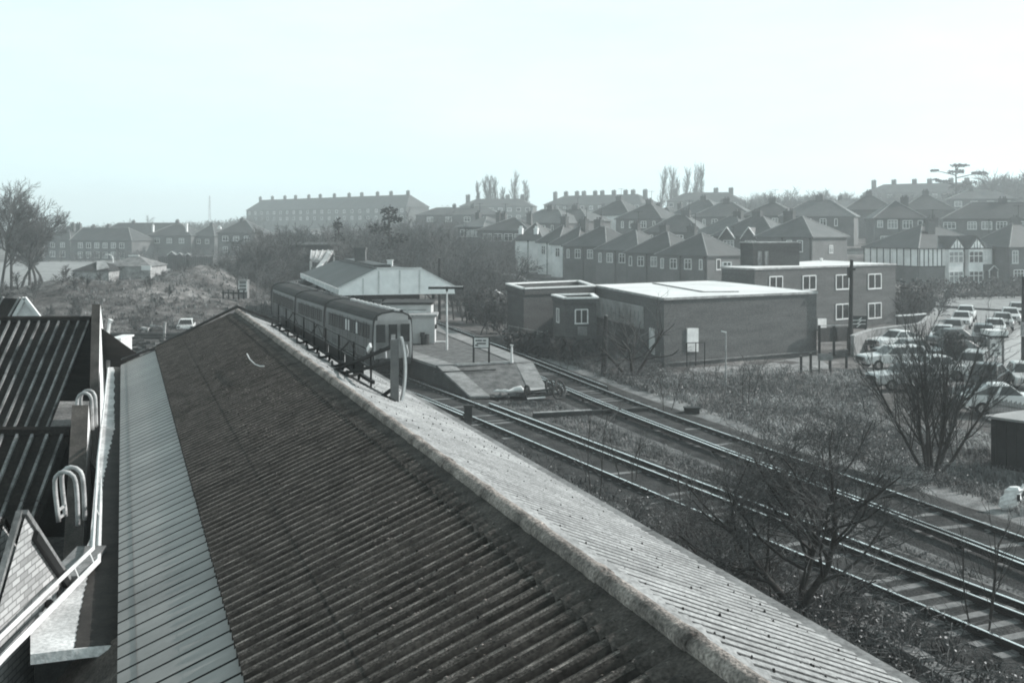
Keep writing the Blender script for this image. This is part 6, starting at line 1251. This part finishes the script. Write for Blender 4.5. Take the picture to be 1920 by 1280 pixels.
PL = [(897, 339, 'leftmost thin poplar standing alone over the pale terrace'), (915, 338, 'slim poplar at the left of the dense clump over the pale terrace'), (924, 341, 'broad poplar in the dense clump over the pale terrace'), (933, 343, 'poplar in the middle of the dense clump over the pale terrace'), (943, 348, 'shortest poplar closing the dense clump over the pale terrace'), (968, 341, 'leafier poplar of the pair at the pale terrace end'), (990, 338, 'taller dark poplar of the pair at the pale terrace end'), (1240, 325, 'broadest poplar at the left of the three before the four-chimney terrace'), (1254, 330, 'narrow poplar in the middle of the three before the four-chimney terrace'), (1268, 330, 'poplar at the right of the three before the four-chimney terrace'), (1287, 326, 'first poplar of the trio over the four-chimney terrace'), (1302, 325, 'middle poplar of the trio over the four-chimney terrace'), (1316, 325, 'last poplar of the trio over the four-chimney terrace')]
for i, (x, yt, lab) in enumerate(PL): fartree('poplar_tree', lab, x, 440, yt, dict(POP, len=[.24+.05*(i % 3), .5, .5]), 200+i, mx=2, r=.35, group=pg, mtw=mat('poplar_twig', .12, var=.2))
# pines and cedar with layered needle masses
def conifer(name, label, x, D, ytop, wide, seed, layers, m=m_pine):
    X = (x-960)*D/F; z = ground(X, D); h = HC-(ytop-YH)*D/F-z; g = random.Random(seed); t = thing(name, label, 'tree', Vector((X, D, z))); tr, cr = MB(), MB(); tr.tube([(0, 0, -.5), (.2, 0, h*.5), (0, 0, h*.95)], [h*.025, h*.02, h*.006], 7)
    for lz, lx, lr, th in layers:
        cx, cz = lx*h, lz*h; cy = g.uniform(-.08, .08)*h; tr.tube([(0, 0, cz-.08*h), (cx*.6, cy*.6, cz-.03*h), (cx, cy, cz)], [h*.012, h*.008, h*.003], 5)
        for k in range(int(170*lr/.15)):
            a = g.random()*2*pi; q = sqrt(g.random())*lr*h; p = Vector((cx+q*cos(a), cy+q*sin(a)*.8, cz+g.gauss(0, th*h)*(1-.6*q/(lr*h)))); s = h*.022*g.uniform(.5, 1.3); n1 = Vector((g.gauss(0, 1), g.gauss(0, 1), g.gauss(0, .4))).normalized(); n2 = n1.cross(Vector((g.gauss(0, 1), g.gauss(0, 1), g.gauss(0, 1)))).normalized()
            cr.quad(p-n1*s, p+n2*s*.6, p+n1*s, p-n2*s*.6)
    tr.build('trunk', m_bark, t); cr.build('crown', m, t); return t
conifer('cedar_tree', 'spreading flat-layered cedar standing up from the right skyline', 1792, 330, 306, 1, 301, [(.96, .06, .16, .02), (.86, .02, .14, .03), (.88, -.34, .07, .012), (.83, .36, .13, .02), (.72, -.36, .05, .012), (.70, -.22, .12, .015), (.68, .25, .12, .03), (.6, .08, .2, .05), (.45, 0, .25, .06)])
conifer('pine_tree', 'dark layered pine rising out of the bare wood behind the canopy', 728, 150, 384, 1, 302, [(.93, 0, .1, .05), (.84, .05, .13, .04), (.72, -.08, .14, .05), (.6, .1, .14, .05), (.5, -.05, .17, .05), (.3, 0, .14, .08)])
conifer('pine_tree', 'small dark fir left of the layered pine behind the canopy', 634, 155, 408, 1, 303, [(.9, 0, .07, .06), (.7, 0, .1, .08), (.5, 0, .13, .08), (.3, 0, .15, .08)])
# woods that read as one mass: bare crowns merged
def wood(label, spots, seed, m=m_wood, prm=None, mx=2, name='woodland'):
    g = random.Random(seed); kinds = []
    for k in range(5):
        tr, tw = MB(), MB(); branch(tr, tw, Vector(), Vector((0, 0, 1)), .55, .012, 0, mx, random.Random(seed*7+k), prm or dict(FAR, rmin=.0032, n=[10, 8, 5])); tr.add(tw.v, tw.f); kinds.append(tr)
    out = MB()
    for x, D, h in spots:
        X = (x-960)*D/F; k = kinds[g.randrange(5)]; M = Matrix.Translation((X, D, ground(X, D)-.2)) @ Matrix.Rotation(g.random()*6.28, 4, 'Z') @ Matrix.Diagonal((h*g.uniform(.9, 1.3), h*g.uniform(.9, 1.3), h, 1))
        out.add([M @ Vector(v) for v in k.v], k.f)
    o = out.build(name, m); return tag(o, label, 'trees', kind='stuff')
g = random.Random(99)
sp_ = []
for i in range(330):
    x = g.uniform(470, 965); D = g.uniform(125, 235)
    lim = 1.0
    if 545 < x < 650 and D < 158: continue
    sp_.append((x, D, g.uniform(6.5, 11.5)*lim*(.75 if x > 860 else 1)))
for i in range(34): sp_.append((g.uniform(835, 955), g.uniform(98, 125), g.uniform(4.5, 8.5)))
for i in range(10): sp_.append((g.uniform(400, 500), g.uniform(150, 240), g.uniform(4, 7)))
for i in range(60): sp_.append((g.uniform(425, 565), g.uniform(112, 150), g.uniform(2.5, 5.5)))
wood('grey bare wood filling the slope behind the station canopy', sp_, 4, mx=3, prm=dict(FAR, rmin=.0026, n=[9, 7, 5, 4]))
tops = [(g.uniform(1402, 1840), g.uniform(330, 430), g.uniform(338, 358)) for i in range(120)]+[(g.uniform(1838, 1990), g.uniform(320, 380), g.uniform(312, 340)) for i in range(50)]
sky_w = [(x, D, max(5, HC-(yt-YH)*D/F-ground((x-960)*D/F, D))) for x, D, yt in tops]
sp_ = sky_w+[(g.uniform(1400, 1990), g.uniform(330, 430), g.uniform(9, 15)) for i in range(60)]+[(g.uniform(1850, 2000), g.uniform(330, 380), g.uniform(14, 21)) for i in range(40)]+[(g.uniform(760, 1420), g.uniform(300, 420), g.uniform(5, 8)) for i in range(60)]
wood('hazy bare woods along the right-hand skyline', sp_, 5, prm=dict(FAR, rmin=.006, n=[12, 9, 6]), mx=2)
sp_ = [(g.uniform(60, 490), g.uniform(380, 700), g.uniform(8, 12)) for i in range(300)]+[(g.uniform(85, 480), g.uniform(245, 262), g.uniform(2.5, 5)) for i in range(36)]+[(g.uniform(270, 400), g.uniform(225, 250), g.uniform(2.5, 4.5)) for i in range(18)]
wood('low bare trees and garden bushes round the field houses', sp_, 6, prm=dict(FAR, rmin=.0075, n=[10, 8, 5]), mx=2)
sp_ = [(g.uniform(970, 1250), g.uniform(118, 135), g.uniform(1.5, 3.5)) for i in range(26)]+[(g.uniform(1640, 1760), g.uniform(98, 112), g.uniform(2.5, 4.5)) for i in range(22)]+[(g.uniform(900, 960), g.uniform(84, 100), g.uniform(2.5, 4.5)) for i in range(14)]
wood('tangled garden bushes between the annex, hall and houses', sp_, 8, prm=dict(FAR, rmin=.007, n=[12, 9, 6]), mx=2, name='shrubbery')
# clipped hedge before the timbered house, leafy clumps
def hedge(name, label, a, b_, h, w, seed, n=1500, cat='hedge'):
    g = random.Random(seed); t = thing(name, label, cat, a); d = b_-a; mb = MB(); s = Vector((-d.y, d.x, 0)).normalized()
    for i in range(n):
        f = g.random(); hh = h*(.8+.25*sin(f*23)+.12*sin(f*61)); p = d*f+s*g.uniform(-w, w)+Vector((0, 0, hh*g.random()**.6)); r = .12*g.uniform(.6, 1.5); n1 = Vector((g.gauss(0, 1), g.gauss(0, 1), g.gauss(0, 1))).normalized(); n2 = n1.orthogonal().normalized(); mb.quad(p-n1*r, p+n2*r, p+n1*r, p-n2*r)
    mb.build('foliage', m_hedge, t); st = MB()
    for i in range(12): p = d*(i/11); st.tube([p-Vector((0, 0, .2)), p+Vector((0, 0, h*.7))], .04, 4)
    st.build('stem', m_bark, t)
hedge('front_hedge', 'dark clipped front hedge under the timbered house windows', P(1745, 552, 0), P(1930, 547, 0), 1.9, .9, 41, 2600); hedge('front_hedge', 'lower rounded hedge along the far edge of the lawn', P(1770, 560, 0), P(1930, 556, 0), .9, .5, 42, 1200)
hedge('ivy_hedge', 'dark ivy mass on the wall at the foot of the two-storey block', P(1685, 592, 0), P(1738, 590, 0), 3.0, 1.2, 43, 1500)
hedge('dark_shrub', 'round dark evergreen shrub among the cars by the multi-stemmed tree', P(1778, 690, -.2), P(1806, 690, -.2), 2.0, .7, 44, 900, 'shrub')
hedge('bank_shrub', 'dark evergreen bush on the bank beyond the far track left of the annex', P(885, 602, -.2), P(955, 606, -.2), 2.6, 1.4, 45, 2200, 'shrub')
hedge('annex_shrub', 'dark low bushes along the foot of the small annex', P(962, 656, -.2), P(1112, 684, -.2), 1.3, .9, 46, 2200, 'shrub')
sp_ = [(g.uniform(90, 330), g.uniform(80, 100), g.uniform(.8, 1.8)) for i in range(40)]+[(g.uniform(-40, 190), g.uniform(66, 100), g.uniform(1.5, 3.2)) for i in range(50)]+[(g.uniform(290, 480), g.uniform(110, 132), g.uniform(.8, 1.8)) for i in range(36)]
wood('dark scrub over the flanks of the bank beyond the long shed', sp_, 9, m=m_twig, prm=dict(FAR, rmin=.009, n=[12, 9, 6]), mx=2, name='shrubbery')
hedge('conifer_clump', 'tall dark shrub standing in the garden behind the annex', P(916, 548, .0), P(926, 548, .0), 3.5, .8, 48, 700, 'shrub')
# little hut left of the annex, and garden clutter
c = P(930, 590, -.2); t = thing('garden_shed', 'little pale garden shed with a gabled roof left of the brick annex', 'shed', c); mb = MB(); mb.box(-.8, 0, 0, .8, 2.2, 1.7); mb.build('wall', m_pale, t); mb = MB(); mb.add([(-1, -.2, 1.6), (0, -.2, 2.3), (1, -.2, 1.6), (-1, 2.4, 1.6), (0, 2.4, 2.3), (1, 2.4, 1.6)], [(0, 1, 4, 3), (1, 2, 5, 4)]); mb.build('roof', m_conc, t)
c = P(945, 556, .0); t = thing('arched_shed', 'low round-roofed pale shed behind the brick annex', 'shed', c+Vector((0, 8, 0))); mb = MB(); mb.loft([[(3*cos(a), y, 1.2*sin(a)+1.0) for a in [pi*j/10 for j in range(11)]]+[(-3, y, -.2), (3, y, -.2)] for y in (0, 5)]); mb.build('shell', m_concd, t); mb = MB(); mb.tube([(3.02*cos(pi*j/10), -.05, 1.22*sin(pi*j/10)+1.0) for j in range(11)], .1, 5); mb.build('rim', m_conc, t)
# brambles: arching twigs with a few leaves
def bramble(label, spots, seed, m=m_twig, leaf=True, L=(.5, 1.3)):
    g = random.Random(seed); mb = MB(); lf = MB()
    for x, y, z in spots:
        for k in range(5):
            a = g.random()*6.28; l = g.uniform(*L); o = Vector((cos(a), sin(a), 0)); p = Vector((x, y, z-.05)); pts = [p, p+o*l*.3+Vector((0, 0, l*.5)), p+o*l*.75+Vector((0, 0, l*.55)), p+o*l*1.1+Vector((0, 0, l*.25))]; mb.tube(pts, [.012, .01, .008, .004], 3, cap=False)
            if leaf:
                for q in range(5):
                    c = pts[1].lerp(pts[3], g.random())+Vector((g.gauss(0, .08), g.gauss(0, .08), g.gauss(0, .06))); r = g.uniform(.02, .05); n1 = Vector((g.gauss(0, 1), g.gauss(0, 1), g.gauss(0, .6))).normalized(); n2 = n1.orthogonal().normalized(); mb.add([c-n1*r, c+n2*r*.7, c+n1*r, c-n2*r*.7], [(0, 1, 2, 3)], 1)
    return tag(mb.build('undergrowth', [m, mat('bramble_leaf', .10, scale=4, var=.6, rough=.5, spec=.5)]), label, 'brambles', kind='stuff')
# ------------------------------------------------------------------ ground cover: grass and brambles
def blades(name, label, spots, m, seed, h=(.15, .5), n=6, wd=.02, droop=.6):
    g = random.Random(seed); mb = MB()
    for x, y, z in spots:
        for k in range(n):
            a = g.random()*6.28; L = g.uniform(*h); p = Vector((x+g.gauss(0, .12), y+g.gauss(0, .12), z-.03)); o = Vector((cos(a), sin(a), 0)); s = Vector((-o.y, o.x, 0))*wd*g.uniform(.6, 1.6); q = p+o*(L*.3*droop)+Vector((0, 0, L*.7)); r = p+o*(L*droop)+Vector((0, 0, L*g.uniform(.6, 1)))
            mb.add([p-s, p+s, q+s*.7, q-s*.7, r], [(0, 1, 2, 3), (3, 2, 4)])
    return tag(mb.build(name, m), label, 'grass', kind='stuff')
def dist_tracks(x, y): return min(abs(near_c[idxf(near_c, y)].x-x)*.9, abs(far_c[idxf(far_c, y)].x-x)*.9)
g = random.Random(55)
def clear(x, y, m=2.6):
    return dist_tracks(x, y) > m
def scatter(n, px, D, cond=lambda x, y: True):
    out = []
    while len(out) < n:
        d = D[0]*(D[1]/D[0])**g.random(); u = g.uniform(*px); x = (u-960)*d/F
        if cond(x, d): out.append((x, d, ground(x, d)))
    return out
nf = lambda y: near_c[idxf(near_c, y)].x; ff = lambda y: far_c[idxf(far_c, y)].x
right = lambda x, y: x > ff(y)+3.2 and not (y > 46 and x > 16 and y < 75 and (x-960*0)/y*F+960 > 1640)
inhall = lambda x, y: y > 66 and x > 4
sp1 = scatter(5200, (1000, 2050), (24, 64), right); blades('grass', 'rough dead grass on the ground between the far track and the road', sp1, m_grass, 1, (.12, .42), 5)
sp1 = [p for p in scatter(4200, (1000, 2050), (24, 66), right) if noise.noise(Vector((p[0]*.22, p[1]*.22, 8))) > .05]; blades('grass', 'paler tufts of dead grass on the far bank', sp1, m_grassl, 2, (.2, .6), 6)
sp1 = scatter(1500, (850, 1230), (56, 84), lambda x, y: x > ff(y)+3.2 and y < 74-(x-1)*.35); blades('grass', 'unkempt grass on the bank in front of the annexes', sp1, m_grass, 6, (.2, .6), 5, wd=.03)
bramble('dry brambles on the bank in front of the annexes', scatter(160, (850, 1230), (58, 84), lambda x, y: x > ff(y)+3.4 and y < 73-(x-1)*.35), 7, m_twig, L=(.6, 1.5))
mid = lambda x, y: nf(y)+2.4 < x < ff(y)-2.4
sp1 = scatter(1900, (900, 2100), (20, 54), mid); blades('grass', 'thin dead grass between the two tracks', sp1, m_grass, 3, (.08, .25), 5)
t0 = lambda x, y: (x*V.x+y*V.y)
near = lambda x, y: t0(x, y) > TE+.5 and x < nf(y)-1.9
sp1 = scatter(2600, (760, 2100), (12, 50), near); blades('grass', 'dark weeds and grass between the shed eaves and the near track', sp1, mat('dark_weed', .075, scale=1.5, var=.6), 4, (.12, .45), 6)
sp1 = scatter(2000, (120, 560), (84, 130)); blades('grass', 'rough grass over the bank behind the long shed', sp1, m_grass, 5, (.12, .35), 5, wd=.04)
bramble('dark brambles tangled between the shed eaves and the near track', scatter(900, (760, 2100), (12, 46), near), 1)
bramble('scattered dry brambles on the bank beyond the far track', scatter(320, (1040, 1800), (30, 66), right), 2, m_twigl)
bramble('scrubby brambles over the bank behind the long shed', scatter(150, (60, 620), (84, 135)), 3, m_twig, L=(.8, 2.0))
g = random.Random(77); mb = MB()
for i in range(260):
    f = g.random(); c = P(g.uniform(890, 1060), g.uniform(738, 768), .0); z = ground(c.x, c.y) if c.y < 54.5 else max(-.2, -.1+(c.y-54.5)/5*.9); r = g.uniform(.03, .13); n = 6
    mb.loft([[(c.x+r*k*cos(2*pi*j/n+i)*g.uniform(.7, 1.2), c.y+r*k*sin(2*pi*j/n+i)*g.uniform(.7, 1.2), z+r*h_) for j in range(n)] for k, h_ in ((1, -.1), (.8, .45), (.3, .6))])
tag(mb.build('rubble', mat('rubble', .16, scale=5, var=.7)), 'loose stones and rubbish strewn about the foot of the platform ramp', 'rubble', kind='stuff')
# scrap heaps beyond the shed gable
def heap(label, x, y, z, seed, n=16, s=1.0):
    g = random.Random(seed); c = P(x, y, z); t = thing('scrap_heap', label, 'scrap heap', c); a, b_ = MB(), MB()
    for i in range(n):
        p = Vector((g.gauss(0, 1.3*s), g.gauss(0, .9*s), g.uniform(.0, .5*s))); d = Vector((g.gauss(0, 1), g.gauss(0, 1), g.gauss(0, .25))).normalized()*g.uniform(.4, 1.4)*s; (a if i % 3 else b_).bar(p-d*.5, p+d*.5, g.uniform(.1, .45)*s, g.uniform(.06, .25)*s)
    a.build('timber_heap', m_timber, t); b_.build('sheet_scrap', m_conc, t)
heap('heap of dark timbers and pale sheets just past the ledge end', 262, 655, -.2, 1, 22, 1.0); heap('dark scrap pile near the white van', 395, 600, -.2, 2, 14, 1.0); heap('scattered scrap under the bank left of the van', 285, 625, -.2, 3, 14, 1.0)
t = thing('sleeper_stack', 'long low stack of dark sleepers under the bank', 'timber stack', P(262, 636, -.2)); mb = MB()
for i in range(6): mb.bar((-3, i*.25, .1+.2*(i % 2)), (3.0, i*.25+.1, .1+.2*(i % 2)), .22, .16)
mb.build('sleeper_timber', m_timber, t); mb = MB(); mb.bar((1.9, -.3, -.1), (2.0, -.3, 1.3), .2, .12); mb.build('pale_stake', m_conc, t)
mb = MB(); t = thing('flat_wagon', 'low dark hut with a pale flat roof by the gable of the long shed', 'hut', P(408, 588, -.2)); mb.box(-1.6, 0, 0, 1.6, 2.5, 1.0); mb.build('wall', m_timber, t); mb = MB(); mb.box(-1.75, -.15, 1.0, 1.75, 2.6, 1.12); mb.build('roof', m_conc, t)
